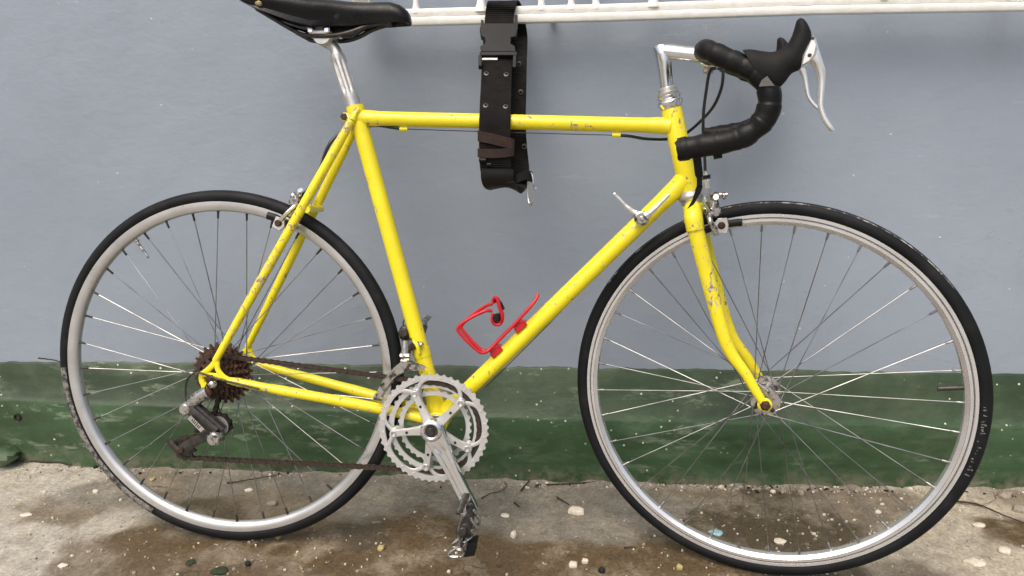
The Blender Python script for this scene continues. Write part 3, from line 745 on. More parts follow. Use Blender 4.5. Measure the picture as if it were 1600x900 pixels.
# small raised grey characters, too worn to read, on the front sidewall
b = MB(); a_a, a_b = ang((1.2979, 0, 0.3595), fc), ang((1.2702, 0, 0.2438), fc)
for i in range(26):
    a = a_a + (a_b - a_a) * i / 25
    if rng.random() < 0.2: continue
    u = Vector((math.cos(a), 0, math.sin(a))); v_ = Vector((-math.sin(a), 0, math.cos(a)))
    for k_ in range(rng.randint(1, 3)):
        b.box(u * (0.3215 + rng.uniform(-0.003, 0.003)) + v_ * rng.uniform(-0.001, 0.001) + Vector((0, -0.01172, 0)), (rng.uniform(0.0012, 0.005), rng.uniform(0.0007, 0.0024), 0.0008), u, v_)
b.build('tyre_print', 'print', front, 0)

# --- fork
fk = empty('fork', bike, STEER)
fork_pts = [(0.8435, 0.0335, 0.642), (0.848, 0.0355, 0.622), (0.868, 0.039, 0.556), (0.888, 0.042, 0.492), (0.906, 0.045, 0.440), (0.921, 0.0465, 0.412), (0.942, 0.048, 0.386), (0.962, 0.049, 0.3555), (0.975, 0.050, 0.3365)]
for s in (-1, 1):
    P = spline([(p[0], p[1] * s, p[2]) for p in fork_pts], 5)
    rr = [0.0142 - 0.0075 * (i / (len(P) - 1)) ** 1.25 for i in range(len(P))]
    b = MB(); b.tube(P, rr, 16, flat=0.82, flat_dir=(0, 1, 0)); b.build('fork_blade', 'yellow_fork', fk)
    b = MB(); b.disc((WB - 0.001, 0.0495 * s, TR), (0, 1, 0), 0.0118, 0.006, 20, 0.3); b.build('dropout', 'yellow', fk)
b = MB(); c0 = head(0.672)
b.tube([head(0.661), head(0.659), head(0.652), head(0.644)], [0.0165, 0.0176, 0.0182, 0.0165], 20)
for s in (-1, 1):
    b.tube(spline([head(0.652) + Vector((0, 0.004 * s, 0)), head(0.651) + Vector((0.001, 0.020 * s, 0)), Vector((0.844, 0.0330 * s, 0.638)), Vector((0.8485, 0.0355 * s, 0.619))], 5), [0.0150] * 8 + [0.0156] * 4 + [0.0152] * 3 + [0.0150], 16)
b.build('fork_crown', 'yellow', fk)
b = MB(); b.tube([head(0.655), head(0.84)], 0.0123, 16); b.build('steerer', 'dull', fk)

# --- headset
hs = empty('headset', bike)
b = MB(); A = head(0.682)
b.lathe([(0.013, -0.0225), (0.0178, -0.0222), (0.0186, -0.019), (0.0180, -0.0165), (0.0196, -0.0150), (0.0212, -0.011), (0.0210, -0.007), (0.0192, -0.004), (0.0186, 0.0), (0.014, 0.0005)], A, sax, 32); b.build('lower_cup', 'dull', hs)
b = MB(); A = head(0.819)
b.lathe([(0.014, 0.0), (0.0178, 0.0), (0.0182, 0.003), (0.0212, 0.006), (0.0216, 0.0105), (0.0200, 0.013), (0.0176, 0.0145), (0.0172, 0.0165), (0.0196, 0.0175), (0.0200, 0.0205), (0.0176, 0.022)], A, sax, 32); b.build('upper_cup', 'polished', hs)
b = MB(); b.lathe([(0.0172, 0.0216), (0.0178, 0.0225), (0.0178, 0.0265), (0.0160, 0.0275), (0.0157, 0.0335), (0.0140, 0.0350), (0.011, 0.035)], A, sax, 6 if False else 24); b.build('lock_nut', 'dull', hs)

# --- stem
stm = empty('stem', bike, STEER)
b = MB()
s0 = head(0.85); s1 = Vector((0.7773, 0, 0.9057))
P = [s0, s0.lerp(s1, 0.5), s1 + (s0 - s1).normalized() * 0.012]
b.tube(P + [s1, Vector((0.773, 0, 0.9191)), Vector((0.7726, 0, 0.9212))], [0.0112, 0.0115, 0.0126, 0.0129, 0.0126, 0.0112], 24)
e0 = Vector((0.775, 0, 0.9109)); e1 = Vector((0.8555, 0, 0.9005))
b.tube([e0 + Vector((-0.006, 0, 0.0004)), e0 + Vector((0.006, 0, 0)), e0.lerp(e1, 0.5), e1], [0.0112, 0.0128, 0.0126, 0.0130], 24)
b.build('stem_body', 'polished', stm, 50)
b = MB(); b.disc(e1, (0, 1, 0), 0.0190, 0.040, 28, 0.12); b.build('bar_clamp', 'polished', stm)
b = MB(); cbp = e1 + Vector((-0.004, 0, -0.022)); b.box(cbp, (0.016, 0.020, 0.012), bev=0.003); b.disc(cbp, (0, 1, 0), 0.0045, 0.026, 6); b.build('clamp_bolt', 'chrome_grimy', stm)
b = MB(); b.disc(s1 + (s1 - s0).normalized() * 0.0125, (s1 - s0), 0.006, 0.004, 16); b.build('expander_bolt', 'dull', stm)

# --- handlebar
hbar = empty('handlebar', bike, STEER)
bar_half = [(0.856, 0.02, 0.888), (0.856, 0.10, 0.888), (0.858, 0.150, 0.8875), (0.8625, 0.175, 0.8862), (0.875, 0.189, 0.8805), (0.904, 0.192, 0.867), (0.930, 0.192, 0.8535), (0.947, 0.192, 0.833), (0.9515, 0.192, 0.812), (0.944, 0.192, 0.789), (0.922, 0.192, 0.770), (0.893, 0.192, 0.7605), (0.862, 0.192, 0.7555), (0.836, 0.192, 0.7505)]
for s in (-1, 1):
    P = spline([(p[0], p[1] * s, p[2] + 0.066 * (p[1] * s + 0.192)) for p in bar_half], 14)
    # wound tape: each turn overlaps the one before, so the radius steps
    acc = 0; rr = []
    for i, p in enumerate(P):
        if i: acc += (p - P[i - 1]).length
        ph = ((acc + 0.010 * noise.noise((acc * 18, s, 4))) / 0.022) % 1.0
        wob = 0.0006 * noise.noise((acc * 60, s, 1))
        rr.append(0.0140 + 0.0018 * (1 - ph) ** 0.8 * (0.6 + 0.8 * abs(noise.noise((acc * 9, s, 8)))) + wob * 3.0 + 0.0016 * min(1, max(0, (i / len(P) - 0.52) / 0.12)))
    b = MB(); b.tube(P, rr, 18, cap=False); 
    # ragged open end
    e = P[-1]; d_ = (P[-1] - P[-2]).normalized()
    b.build('bar_tape', 'tape', hbar, 60)
    b = MB(); u = Vector((0, 1, 0)); w_ = d_.cross(u); rs = [[], []]
    for j in range(18):
        a = 2 * math.pi * j / 18; o_ = u * math.cos(a) + w_ * math.sin(a)
        rs[0].append(e + o_ * 0.0168); rs[1].append(e + o_ * 0.0164 + d_ * (0.004 + 0.006 * noise.noise((j * 1.3, s, 2))))
    b.rings(rs, cap=False); b.build('torn_tape_edge', 'tape', hbar)
    b = MB(); b.tube([P[-3], e + d_ * 0.001], 0.0122, 16); b.build('bar_end', 'dull', hbar)
b = MB(); b.tube([(0.8557, -0.05, 0.8974), (0.8557, 0.05, 0.9040)], 0.0130, 20); b.build('bar_sleeve', 'polished', hbar)
# bits of loose tape
def ribbon(pts, w_dir, w, name, parent, mat='tape', th=0.0008):
    P = spline(pts, 6); b = MB(); rs = []
    for i, p in enumerate(P):
        tw = Vector(w_dir[min(len(w_dir) - 1, i * len(w_dir) // len(P))]).normalized() * (w / 2)
        tn = (P[min(i + 1, len(P) - 1)] - P[max(i - 1, 0)]).normalized(); nn = tn.cross(tw).normalized() * th
        rs.append([p - tw - nn, p + tw - nn, p + tw + nn, p - tw + nn])
    b.rings(rs); return b.build(name, mat, parent, 50)
ribbon([(0.8578, -0.19, 0.7466), (0.8612, -0.186, 0.725), (0.8635, -0.18, 0.7049), (0.8615, -0.178, 0.6882), (0.8524, -0.176, 0.6683)], [(1, 0, 0.1), (1, -0.2, 0.1), (0.6, -0.8, 0.2), (0.9, -0.3, 0.45), (0.8, 0, 0.6)], 0.0115, 'loose_tape', hbar)
ribbon([(0.8839, -0.19, 0.7521), (0.887, -0.192, 0.745), (0.8883, -0.192, 0.7379)], [(1, 0, 0.2)], 0.012, 'loose_tape', hbar)
ribbon([(0.8735, -0.19, 0.7662), (0.8714, -0.191, 0.7741), (0.8736, -0.19, 0.7794)], [(1, 0, -0.3)], 0.012, 'loose_tape', hbar)
b = MB(); pc_ = Vector((0.9452, -0.209, 0.8382)); b.prism([(-0.009, -0.005), (0.011, -0.0045), (0.001, 0.0085), (-0.006, 0.003)], pc_, (1, 0, 0), (0, 0, 1), 0.0012, 0.0004); b.build('tape_gap', 'bare_grey', hbar)

# --- brake levers (right one as photographed, the left a little higher on the bar)
secs = [((0.9117, -0.192, 0.8834), (0.9463, -0.192, 0.8321), 0.0155), ((0.9232, -0.192, 0.8837), (0.9529, -0.192, 0.832), 0.0168), ((0.9365, -0.192, 0.881), (0.961, -0.192, 0.8318), 0.0172), ((0.9496, -0.192, 0.8793), (0.9685, -0.192, 0.839), 0.0172), ((0.9606, -0.192, 0.8821), (0.9765, -0.192, 0.8503), 0.0172), ((0.9674, -0.192, 0.8875), (0.9864, -0.192, 0.8557), 0.0172),
        ((0.9716, -0.192, 0.8946), (0.9909, -0.192, 0.8686), 0.0170), ((0.9742, -0.192, 0.9025), (0.9967, -0.192, 0.8845), 0.0160), ((0.976, -0.192, 0.9104), (0.9972, -0.192, 0.8981), 0.0148), ((0.9771, -0.192, 0.916), (0.9951, -0.192, 0.9054), 0.0130), ((0.9792, -0.192, 0.9191), (0.9905, -0.192, 0.9136), 0.0095), ((0.9815, -0.192, 0.9201), (0.9871, -0.192, 0.9178), 0.0050)]
blade = [((0.9967, -0.192, 0.8941), (1.003, -0.192, 0.893), 0.0120), ((0.9917, -0.192, 0.8783), (1.0099, -0.192, 0.8743), 0.0150), ((0.9933, -0.192, 0.8685), (1.0149, -0.192, 0.8612), 0.0140), ((1.0002, -0.192, 0.8601), (1.0179, -0.192, 0.853), 0.0110), ((1.0084, -0.192, 0.8452), (1.0189, -0.192, 0.84), 0.0080), ((1.0108, -0.192, 0.8247), (1.0188, -0.192, 0.8221), 0.0075), ((1.012, -0.192, 0.8058), (1.0194, -0.192, 0.8056), 0.0078), ((1.0183, -0.192, 0.7899), (1.0252, -0.192, 0.7923), 0.0078), ((1.0263, -0.192, 0.7782), (1.0323, -0.192, 0.7815), 0.0070), ((1.0314, -0.192, 0.774), (1.0351, -0.192, 0.7765), 0.0045)]
facep = [(0.9989, -0.192, 0.8964), (0.9936, -0.192, 0.8847), (0.9883, -0.192, 0.8719), (0.9871, -0.192, 0.8573), (0.9954, -0.192, 0.8611), (1.004, -0.192, 0.8713), (1.0044, -0.192, 0.8858)]
def lofts(ss, k=4, n=16):
    A_ = spline([a for a, _, _ in ss], k); B_ = spline([c for _, c, _ in ss], k); H = spline([(h, 0, 0) for _, _, h in ss], k)
    b = MB(); rs = []
    for a, c, h in zip(A_, B_, H):
        m_ = (a + c) / 2; u = (a - c) / 2; rs.append([m_ + u * math.cos(2 * math.pi * j / n) + Vector((0, 1, 0)) * (h.x * math.sin(2 * math.pi * j / n)) for j in range(n)])
    b.rings(rs); return b
rh = Vector((0.9858, -0.192, 0.9147)); lh = Vector((0.963, 0.192, 0.948)); rot_ = Matrix.Rotation(-R(11.9), 4, 'Y')
def left_map(v):
    v = Vector((v[0], -v[1], v[2])); r0 = Vector((rh.x, -rh.y, rh.z)); return lh + (rot_ @ (v - r0))
for s in (-1, 1):
    lv = empty('brake_lever', bike, STEER)
    f = (lambda v: v) if s < 0 else left_map
    def conv(b):
        b.v = [tuple(f(v)) for v in b.v]
        if s > 0: b.f = [tuple(reversed(q)) for q in b.f]
        return b
    conv(lofts(secs, 5, 20)).build('lever_hood', 'hood', lv, 70)
    conv(lofts(blade, 5, 14)).build('lever_blade', 'lever', lv, 70)
    b = MB(); c_ = Vector(facep[0]); cen = sum((Vector(p) for p in facep), Vector()) / len(facep)
    ol = [(Vector(p).x - cen.x, Vector(p).z - cen.z) for p in facep]
    b.prism(ol, cen, (1, 0, 0), (0, 0, 1), 0.0352, 0.003); conv(b).build('lever_body', 'lever', lv)
    b = MB(); b.disc(Vector((0.9985, -0.192, 0.8917)), (0, 1, 0), 0.0020, 0.0372, 12); b.disc(Vector((0.9962, -0.192, 0.8708)), (0, 1, 0), 0.0026, 0.0366, 12); conv(b).build('lever_pin', 'dark_metal', lv)
    lv['label'] = 'brake lever with black hood on the near side' if s < 0 else 'brake lever with black hood on the far side by the wall'

# --- front brake
def mk(name, mat, parent, fn, smooth=45):
    b = MB(); fn(b); return b.build(name, mat, parent, smooth)
br = empty('brake_calliper', bike, STEER); br['label'] = 'front brake calliper ahead of the fork crown'
pv = Vector((0.872, 0, 0.648))
mk('pivot_bolt', 'steel', br, lambda b: (b.tube([(0.842, 0, 0.655), (0.893, 0, 0.645)], 0.0035, 10), b.disc((0.886, 0, 0.6465), (1, 0, -0.2), 0.0075, 0.006, 6), b.disc((0.893, 0, 0.645), (1, 0, -0.2), 0.005, 0.006, 14, 0.4)))
for s in (-1, 1):
    x_o = 0.868 if s < 0 else 0.877
    P = spline([(x_o, -0.019 * s, 0.674), (x_o, -0.006 * s, 0.664), (x_o, 0.004 * s, 0.652), (x_o, 0.020 * s, 0.645), (x_o + 0.003, 0.0305 * s, 0.634), (x_o + 0.010, 0.029 * s, 0.622), (x_o + 0.014, 0.026 * s, 0.612)], 5)
    mk('calliper_arm', 'chrome_grimy', br, lambda b: b.tube(P, [0.0062] * 8 + [0.0082] * 10 + [0.0066] * 13, 12, flat=0.75, flat_dir=(1, 0, 0)))
    hx, hz = 0.889, 0.6275
    mk('pad_holder', 'rim_box', br, lambda b: (b.prism([(-0.0105, -0.012), (0.009, -0.0135), (0.0115, 0.001), (0.0085, 0.0125), (-0.006, 0.0118), (-0.0135, 0.002)], (hx, 0.0215 * s, hz), (1, 0, 0.06), (-0.06, 0, 1), 0.007, 0.001)))
    mk('pad_bolt', 'rust_bolt', br, lambda b: (b.disc((hx, 0.0262 * s, hz), (0, 1, 0), 0.0062, 0.005, 18, 0.3), b.disc((hx, 0.029 * s, hz), (0, 1, 0), 0.0038, 0.004, 6, 0.2)))
    mk('brake_pad', 'plastic', br, lambda b: b.tube(spline([(0.862, 0.0145 * s, 0.617), (0.875, 0.0145 * s, 0.6235), (0.892, 0.0145 * s, 0.628), (0.909, 0.0145 * s, 0.6315), (0.921, 0.0145 * s, 0.633)], 4), 0.0062, 12, flat=0.7, flat_dir=(0, 1, 0)))
mk('pivot_cap', 'chrome_grimy', br, lambda b: b.disc((0.8778, -0.004, 0.6481), (0, 1, 0), 0.0095, 0.020, 20, 0.3))
mk('return_spring', 'steel', br, lambda b: b.tube(spline([(0.866, -0.026, 0.635), (0.864, -0.022, 0.658), (0.864, 0.0, 0.667), (0.864, 0.022, 0.658), (0.866, 0.026, 0.635)], 5), 0.0013, 6))
ca0, ca1 = Vector((0.8575, -0.019, 0.7174)), Vector((0.8646, -0.019, 0.6818))
mk('barrel_adjuster', 'polished', br, lambda b: b.lathe([(0.001, -0.010), (0.004, -0.010), (0.0042, 0.0), (0.0062, 0.001), (0.0062, 0.008), (0.0045, 0.009), (0.0042, 0.016), (0.001, 0.016)], ca1.lerp(ca0, 0.45), ca0 - ca1, 16))
mk('adjuster_thread', 'steel', br, lambda b: b.tube([ca0, ca1, (0.8682, -0.012, 0.6624), (0.8719, -0.01, 0.6495)], [0.0022, 0.0024, 0.0024, 0.0040], 8))
mk('adjuster_boot', 'plastic', br, lambda b: b.lathe([(0.001, -0.004), (0.0055, -0.004), (0.0075, -0.002), (0.0060, 0.0), (0.0078, 0.002), (0.0055, 0.004), (0.001, 0.004)], ca1.lerp(ca0, 0.68), ca0 - ca1, 16))
mk('cable_anchor', 'chrome_grimy', br, lambda b: (b.disc((0.8759, 0, 0.6757), (0, 1, 0), 0.0062, 0.020, 16, 0.3), b.tube([(0.8764, -0.008, 0.6762), (0.871, -0.012, 0.6496)], [0.0052, 0.0046], 10), b.tube([(0.8793, -0.004, 0.676), (0.8946, -0.004, 0.6775)], [0.005, 0.0032], 12), b.disc((0.8887, -0.006, 0.6753), (1, 0, 0.2), 0.0062, 0.005, 6)))
mk('quick_release_cam', 'chrome_grimy', br, lambda b: b.tube(spline([(0.8591, -0.022, 0.6734), (0.8629, -0.024, 0.663), (0.8688, -0.024, 0.6505), (0.8731, -0.024, 0.6464)], 4), 0.0036, 10))

# --- rear brake, behind the stays
rb = empty('brake_calliper', bike); rb['label'] = 'rear brake calliper between the seat stays'
mk('pivot_bolt', 'steel', rb, lambda b: (b.tube([(0.172, 0, 0.638), (0.132, 0, 0.662)], 0.0035, 10), b.disc((0.133, 0, 0.661), (-0.86, 0, 0.5), 0.0072, 0.006, 6)))
nb = Vector((-0.86, 0, 0.5)).normalized(); db = Vector((-0.5, 0, -0.86)).normalized()
for s in (-1, 1):
    o_ = Vector((0.150, 0, 0.650)) + nb * (0.0 if s < 0 else 0.008)
    pts = [o_ - db * 0.020 + Vector((0, -0.018 * s, 0)), o_ - db * 0.008 + Vector((0, -0.005 * s, 0)), o_ + Vector((0, 0.006 * s, 0)), o_ + db * 0.008 + Vector((0, 0.022 * s, 0)), o_ + db * 0.022 + Vector((0, 0.030 * s, 0)) + nb * 0.004, o_ + db * 0.042 + Vector((0, 0.027 * s, 0)) + nb * 0.010]
    mk('calliper_arm', 'polished', rb, lambda b: b.tube(spline(pts, 5), [0.0055] * 10 + [0.0066] * 8 + [0.0055] * 8, 12, flat=0.7, flat_dir=tuple(nb)))
    hc_ = Vector((0.1145, 0.0215 * s, 0.6125))
    mk('pad_holder', 'rim_box', rb, lambda b: b.prism([(-0.010, -0.010), (0.006, -0.0125), (0.0125, -0.002), (0.008, 0.0115), (-0.008, 0.010)], hc_, (0.95, 0, -0.3), (0.3, 0, 0.95), 0.007, 0.001))
    mk('pad_bolt', 'rust_bolt', rb, lambda b: (b.disc(hc_ + Vector((0, 0.005 * s, 0)), (0, 1, 0), 0.0062, 0.006, 16, 0.3)))
    mk('brake_pad', 'plastic', rb, lambda b: b.tube(spline([(0.090, 0.0145 * s, 0.6255), (0.104, 0.0145 * s, 0.6215), (0.120, 0.0145 * s, 0.614), (0.134, 0.0145 * s, 0.606), (0.140, 0.0145 * s, 0.602)], 4), 0.0068, 12, flat=0.7, flat_dir=(0, 1, 0)))
mk('cable_anchor', 'chrome_grimy', rb, lambda b: (b.disc((0.1383, -0.012, 0.651), (0, 1, 0), 0.0068, 0.018, 16, 0.3), b.tube([(0.14, -0.016, 0.6544), (0.1497, -0.02, 0.6433), (0.1345, -0.024, 0.6251)], [0.004, 0.0048, 0.004], 10), b.disc((0.1476, -0.02, 0.6534), (-0.5, -0.5, 0.5), 0.0052, 0.012, 6)))

# --- crankset
cr = empty('crankset', bike)
CR = Vector((0.4005, 0, 0.2585))
def gear(teeth, r_root, r_tip, r_in, y, th, inner=None):
    out, inn = [], []
    for k_ in range(teeth):
        for q, rr in ((0.0, r_root), (0.2, r_root + 0.0003), (0.36, r_tip - 0.0006), (0.5, r_tip), (0.64, r_tip - 0.0006), (0.8, r_root + 0.0003)):
            a = 2 * math.pi * (k_ + q) / teeth
            ri = r_in(a) if callable(r_in) else r_in
            out.append((CR.x + rr * math.cos(a), CR.z + rr * math.sin(a))); inn.append((CR.x + ri * math.cos(a), CR.z + ri * math.sin(a)))
    b = MB(); b.annulus(out, inn, th, y); return b
bolt_a = [R(117 + 72 * i) for i in range(5)]
def strut(b, a0, r0, a1, r1, w, y, th, bow=0.0):
    pts = []
    for i in range(7):
        f = i / 6; a = a0 + (a1 - a0) * f; r_ = r0 + (r1 - r0) * f + bow * math.sin(math.pi * f)
        pts.append((CR.x + r_ * math.cos(a), y, CR.z + r_ * math.sin(a)))
    b.tube(pts, w, 8, False, True, th / (2 * w) * 1.25, (0, 1, 0))
BR_ = 0.0700
def ringpart(teeth, y, r_in, struts):
    rp = teeth * 0.0127 / (2 * math.pi)
    b = gear(teeth, rp - 0.0010, rp + 0.0023, r_in, y, 0.003)
    for a in bolt_a:
        c_ = (CR.x + BR_ * math.cos(a), y, CR.z + BR_ * math.sin(a))
        b.disc(c_, (0, 1, 0), 0.0082, 0.0034, 16)
        for s in (-1, 1):
            if struts == 'out': strut(b, a + s * R(3), BR_ + 0.002, a + s * R(25), r_in + 0.003, 0.0036, y, 0.003, 0.0055)
            elif struts == 'in': strut(b, a + s * R(1), BR_ - 0.001, a + s * R(14), r_in + 0.003, 0.0036, y, 0.003, -0.001)
    return b
rb_ = ringpart(48, -0.050, 0.0870, 'out')
for i in range(24):
    a = 2 * math.pi * (i + 0.5) / 24; rb_.disc((CR.x + 0.0915 * math.cos(a), -0.0517, CR.z + 0.0915 * math.sin(a)), (0, 1, 0), 0.0021, 0.0014, 8, 0.3)  # raised dots shaped to mimic reflections of the teeth
rb_.build('chainring', 'ring', cr, 30)
ringpart(40, -0.0435, 0.0722, 'out').build('chainring', 'ring', cr, 30)
ringpart(32, -0.0370, 0.0565, 'none').build('chainring', 'ring', cr, 30)
b = MB()
for a in bolt_a:
    d_ = Vector((math.cos(a), 0, math.sin(a))); v_ = Vector((-math.sin(a), 0, math.cos(a))); o_ = Vector((CR.x, -0.054, CR.z))
    ol = [(0.008, -0.013), (0.024, -0.0082), (0.046, -0.0060), (0.062, -0.0062), (0.0715, -0.0080), (0.0765, -0.0045), (0.078, 0), (0.0765, 0.0045), (0.0715, 0.0080), (0.062, 0.0062), (0.046, 0.0060), (0.024, 0.0082), (0.008, 0.013)]
    rs = []
    for z_, k_ in ((0.0035, 1.0), (-0.0022, 1.0), (-0.0040, 0.80)):
        rs.append([o_ + d_ * p[0] + v_ * (p[1] * k_) + Vector((0, z_ - (0.075 - p[0]) * 0.06, 0)) for p in ol])
    b.rings(rs)
b.build('spider', 'ring', cr, 40)
for a in bolt_a:
    for y in (-0.0592,):
        c_ = (CR.x + BR_ * math.cos(a), y, CR.z + BR_ * math.sin(a)); b = MB()
        b.lathe([(0.0022, 0.002), (0.0022, -0.0008), (0.0048, -0.0014), (0.0056, 0.0), (0.0056, 0.003)], c_, (0, 1, 0), 16)
        b.cur = 1; b.disc((c_[0], y + 0.0015, c_[2]), (0, 1, 0), 0.0024, 0.001, 10); b.build('chainring_bolt', ['polished', 'black_bit'], cr)
    d_ = (CR.x + 0.046 * math.cos(a), -0.0602, CR.z + 0.046 * math.sin(a)); b = MB(); b.disc(d_, (0, 1, 0), 0.0024, 0.0018, 10); b.build('spider_hole_shade', 'black_bit', cr)  # raised black disc paints the shade of a drilled hole
pe = {-1: Vector((0.4736, -0.085, 0.1317)), 1: None}
pe[1] = Vector((2 * BB.x - pe[-1].x, 0.082, 2 * BB.z - pe[-1].z))
for s in (-1, 1):
    c0 = Vector((BB.x, 0.069 * s, BB.z)); c1 = pe[s].copy()
    d_ = (c1 - c0).normalized(); v_ = d_.cross(Vector((0, 1, 0))).normalized(); L = (c1 - c0).length; yv = Vector((0, 1, 0)) * s
    b = MB(); rs = []
    for i in range(21):
        f = i / 20; x_ = -0.018 + (L + 0.032) * f
        w_ = 0.0200 - 0.0085 * min(1, max(0, (x_ + 0.0) / (L * 0.55)))
        if x_ < 0.0: w_ = math.sqrt(max(1e-6, 1 - (x_ / 0.0185) ** 2)) * 0.0200
        if x_ > L - 0.016: w_ = max(w_, 0.0122)
        if x_ > L: w_ = math.sqrt(max(1e-6, 1 - ((x_ - L) / 0.0142) ** 2)) * 0.0122
        t_ = 0.0078 - 0.002 * f
        g = 0.0030 if 0.028 < x_ < L - 0.022 else 0.0
        c_ = c0 + d_ * x_ - yv * (0.002)
        prof = [(-1, -1), (-1, 0.6), (-0.88, 1), (-0.42, 1), (-0.26, 1 - g / t_), (0.26, 1 - g / t_), (0.42, 1), (0.88, 1), (1, 0.6), (1, -1)]
        rs.append([c_ + v_ * (p[0] * w_) + yv * (p[1] * t_) for p in prof])
    b.rings(rs)
    b.lathe([(0.0001, 0.0062), (0.0118, 0.0062), (0.0118, 0.0085), (0.0130, 0.0095), (0.0172, 0.0092), (0.0195, 0.0070), (0.0195, -0.006), (0.0001, -0.006)], c0, (0, s, 0), 32)
    b.build('crank_arm', 'polished' if s < 0 else 'dull', cr, 40)
    b = MB(); b.disc(c0 + yv * 0.0066, (0, 1, 0), 0.0112, 0.0016, 24, 0.3); b.disc(c0 + yv * 0.0085, (0, 1, 0), 0.0074, 0.004, 6, 0.2); b.build('crank_bolt', 'dark_metal', cr)
b = MB(); b.tube([(BB.x, -0.062, BB.z), (BB.x, 0.062, BB.z)], 0.0085, 14); b.build('spindle', 'dark_metal', cr)
b = MB(); b.disc((BB.x, -0.0365, BB.z), (0, 1, 0), 0.0180, 0.005, 24); b.disc((BB.x, 0.0365, BB.z), (0, 1, 0), 0.0180, 0.005, 24); b.build('bearing_cup', 'dull', cr)

# --- pedals with their toe clips
for s in (-1, 1):
    pd = empty('pedal', bike); pd['label'] = 'worn cage pedal with bent toe clip, hanging down' if s < 0 else 'far side pedal half hidden behind the seat tube'
    e = pe[s]; y = lambda k_: e.y + s * k_
    mk('pedal_axle', 'chrome_grimy', pd, lambda b: b.tube([(e.x, y(0.0), e.z), (e.x, y(0.012), e.z), (e.x, y(0.018), e.z), (e.x, y(0.085), e.z)], [0.0078, 0.0078, 0.0062, 0.0055], 12))
    dn = Vector((0.02, 0, -1)).normalized() if s < 0 else Vector((0.35, 0, 0.9)).normalized(); sd_ = Vector((0, 1, 0)).cross(dn).normalized()
    ctr = Vector((e.x, e.y, e.z)) + dn * 0.012
    mk('pedal_body', 'dark_metal', pd, lambda b: (b.box(Vector((e.x, y(0.050), e.z)) + dn * 0.002, (0.066, 0.026, 0.020), (0, 1, 0), tuple(dn), 0.003), b.disc((e.x, y(0.016), e.z), (0, 1, 0), 0.0125, 0.012, 18, 0.2), b.disc((e.x, y(0.088), e.z), (0, 1, 0), 0.0095, 0.010, 18, 0.3)))
    for k_ in (-1, 1):
        base = Vector((e.x, 0, e.z)) + sd_ * (0.0)
        P = []
        for i in range(9):
            f = i / 8; P.append(Vector((e.x, y(0.014 + 0.076 * f), e.z)) + dn * (0.030 * k_ + 0.004 * (i % 2) * k_) + sd_ * 0.004)
        mk('pedal_cage', 'dark_metal' if k_ < 0 else 'chrome_grimy', pd, lambda b: b.tube(P, 0.0022, 6, flat=2.6, flat_dir=tuple(sd_)))
    for yy in (0.016, 0.088):
        mk('pedal_cage', 'chrome_grimy', pd, lambda b: b.tube([Vector((e.x, y(yy), e.z)) + dn * -0.031, Vector((e.x, y(yy), e.z)) + sd_ * 0.006, Vector((e.x, y(yy), e.z)) + dn * 0.031], 0.0022, 6, flat=2.6, flat_dir=(0, 1, 0)))
    for k_, yy in ((0, 0.034), (1, 0.066)) if s < 0 else ():
        P = spline([Vector((e.x, y(yy), e.z)) + dn * 0.020 - sd_ * 0.004, Vector((e.x, y(yy), e.z)) + dn * 0.042 - sd_ * 0.001, Vector((e.x, y(yy), e.z)) + dn * 0.054 + sd_ * (0.010 - 0.004 * k_), Vector((e.x, y(yy), e.z)) + dn * 0.050 + sd_ * 0.026, Vector((e.x, y(yy), e.z)) + dn * 0.012 + sd_ * (-0.020 if s < 0 else 0.03), Vector((e.x, y(yy + 0.006), e.z)) + dn * -0.014 + sd_ * (-0.012)], 6)
        mk('toe_clip', 'chrome_grimy', pd, lambda b: b.tube(P, 0.0024, 8, flat=1.5, flat_dir=(0, 1, 0)))
    if s < 0: mk('toe_clip_plate', 'plastic', pd, lambda b: b.prism([(-0.012, -0.012), (0.012, -0.016), (0.010, 0.014), (-0.008, 0.010)], Vector((e.x, y(0.05), e.z)) + dn * 0.044 + sd_ * (-0.008), tuple(sd_), tuple(dn), 0.030, 0.002))

# --- cassette
cs_ = empty('cassette', bike)
for i, T in enumerate((14, 16, 19, 21, 24, 27)):
    y = -0.047 + 0.0052 * i; rp = T * 0.0127 / (2 * math.pi)
    keep = CR.copy(); CR = Vector((0, 0, TR))
    gear(T, rp - 0.0036, rp + 0.0036, 0.014, y, 0.0021).build('sprocket', 'rust', cs_, 30)
    CR = keep
mk('freewheel_body', 'rust', cs_, lambda b: b.disc((0, -0.034, TR), (0, 1, 0), 0.019, 0.030, 24, 0.1))

# --- chain: closed run over middle ring, a sprocket and both jockey wheels
ch = empty('chain', bike)
pU, pL = Vector((-0.0015, 0, 0.2395)), Vector((-0.068, 0, 0.1945))
cR, rR = Vector((CR.x, 0, CR.z)), 40 * 0.0127 / (2 * math.pi)
cS, rS = Vector((0, 0, TR)), 19 * 0.0127 / (2 * math.pi)
def arc(c, r_, a0, a1, n, y): return [Vector((c.x + r_ * math.cos(R(a0 + (a1 - a0) * i / n)), y, c.z + r_ * math.sin(R(a0 + (a1 - a0) * i / n)))) for i in range(n + 1)]
YC, YS = -0.0435, -0.0368
path = arc(cR, rR, -96, 96, 24, YC) + arc(cS, rS, 99, 270, 16, YS) + arc(pU, 0.0205, 120, -30, 8, YS) + arc(pL, 0.0205, 130, 276, 10, YS - 0.001)
cum = [0]
for i in range(len(path)): cum.append(cum[-1] + (path[(i + 1) % len(path)] - path[i]).length)
tot = cum[-1]; NL = int(round(tot / 0.0127)); NL -= NL % 2; pit = tot / NL
def on(d_):
    d_ %= tot
    for i in range(len(path)):
        if cum[i + 1] >= d_:
            k_ = (d_ - cum[i]) / max(1e-9, cum[i + 1] - cum[i]); return path[i].lerp(path[(i + 1) % len(path)], k_)
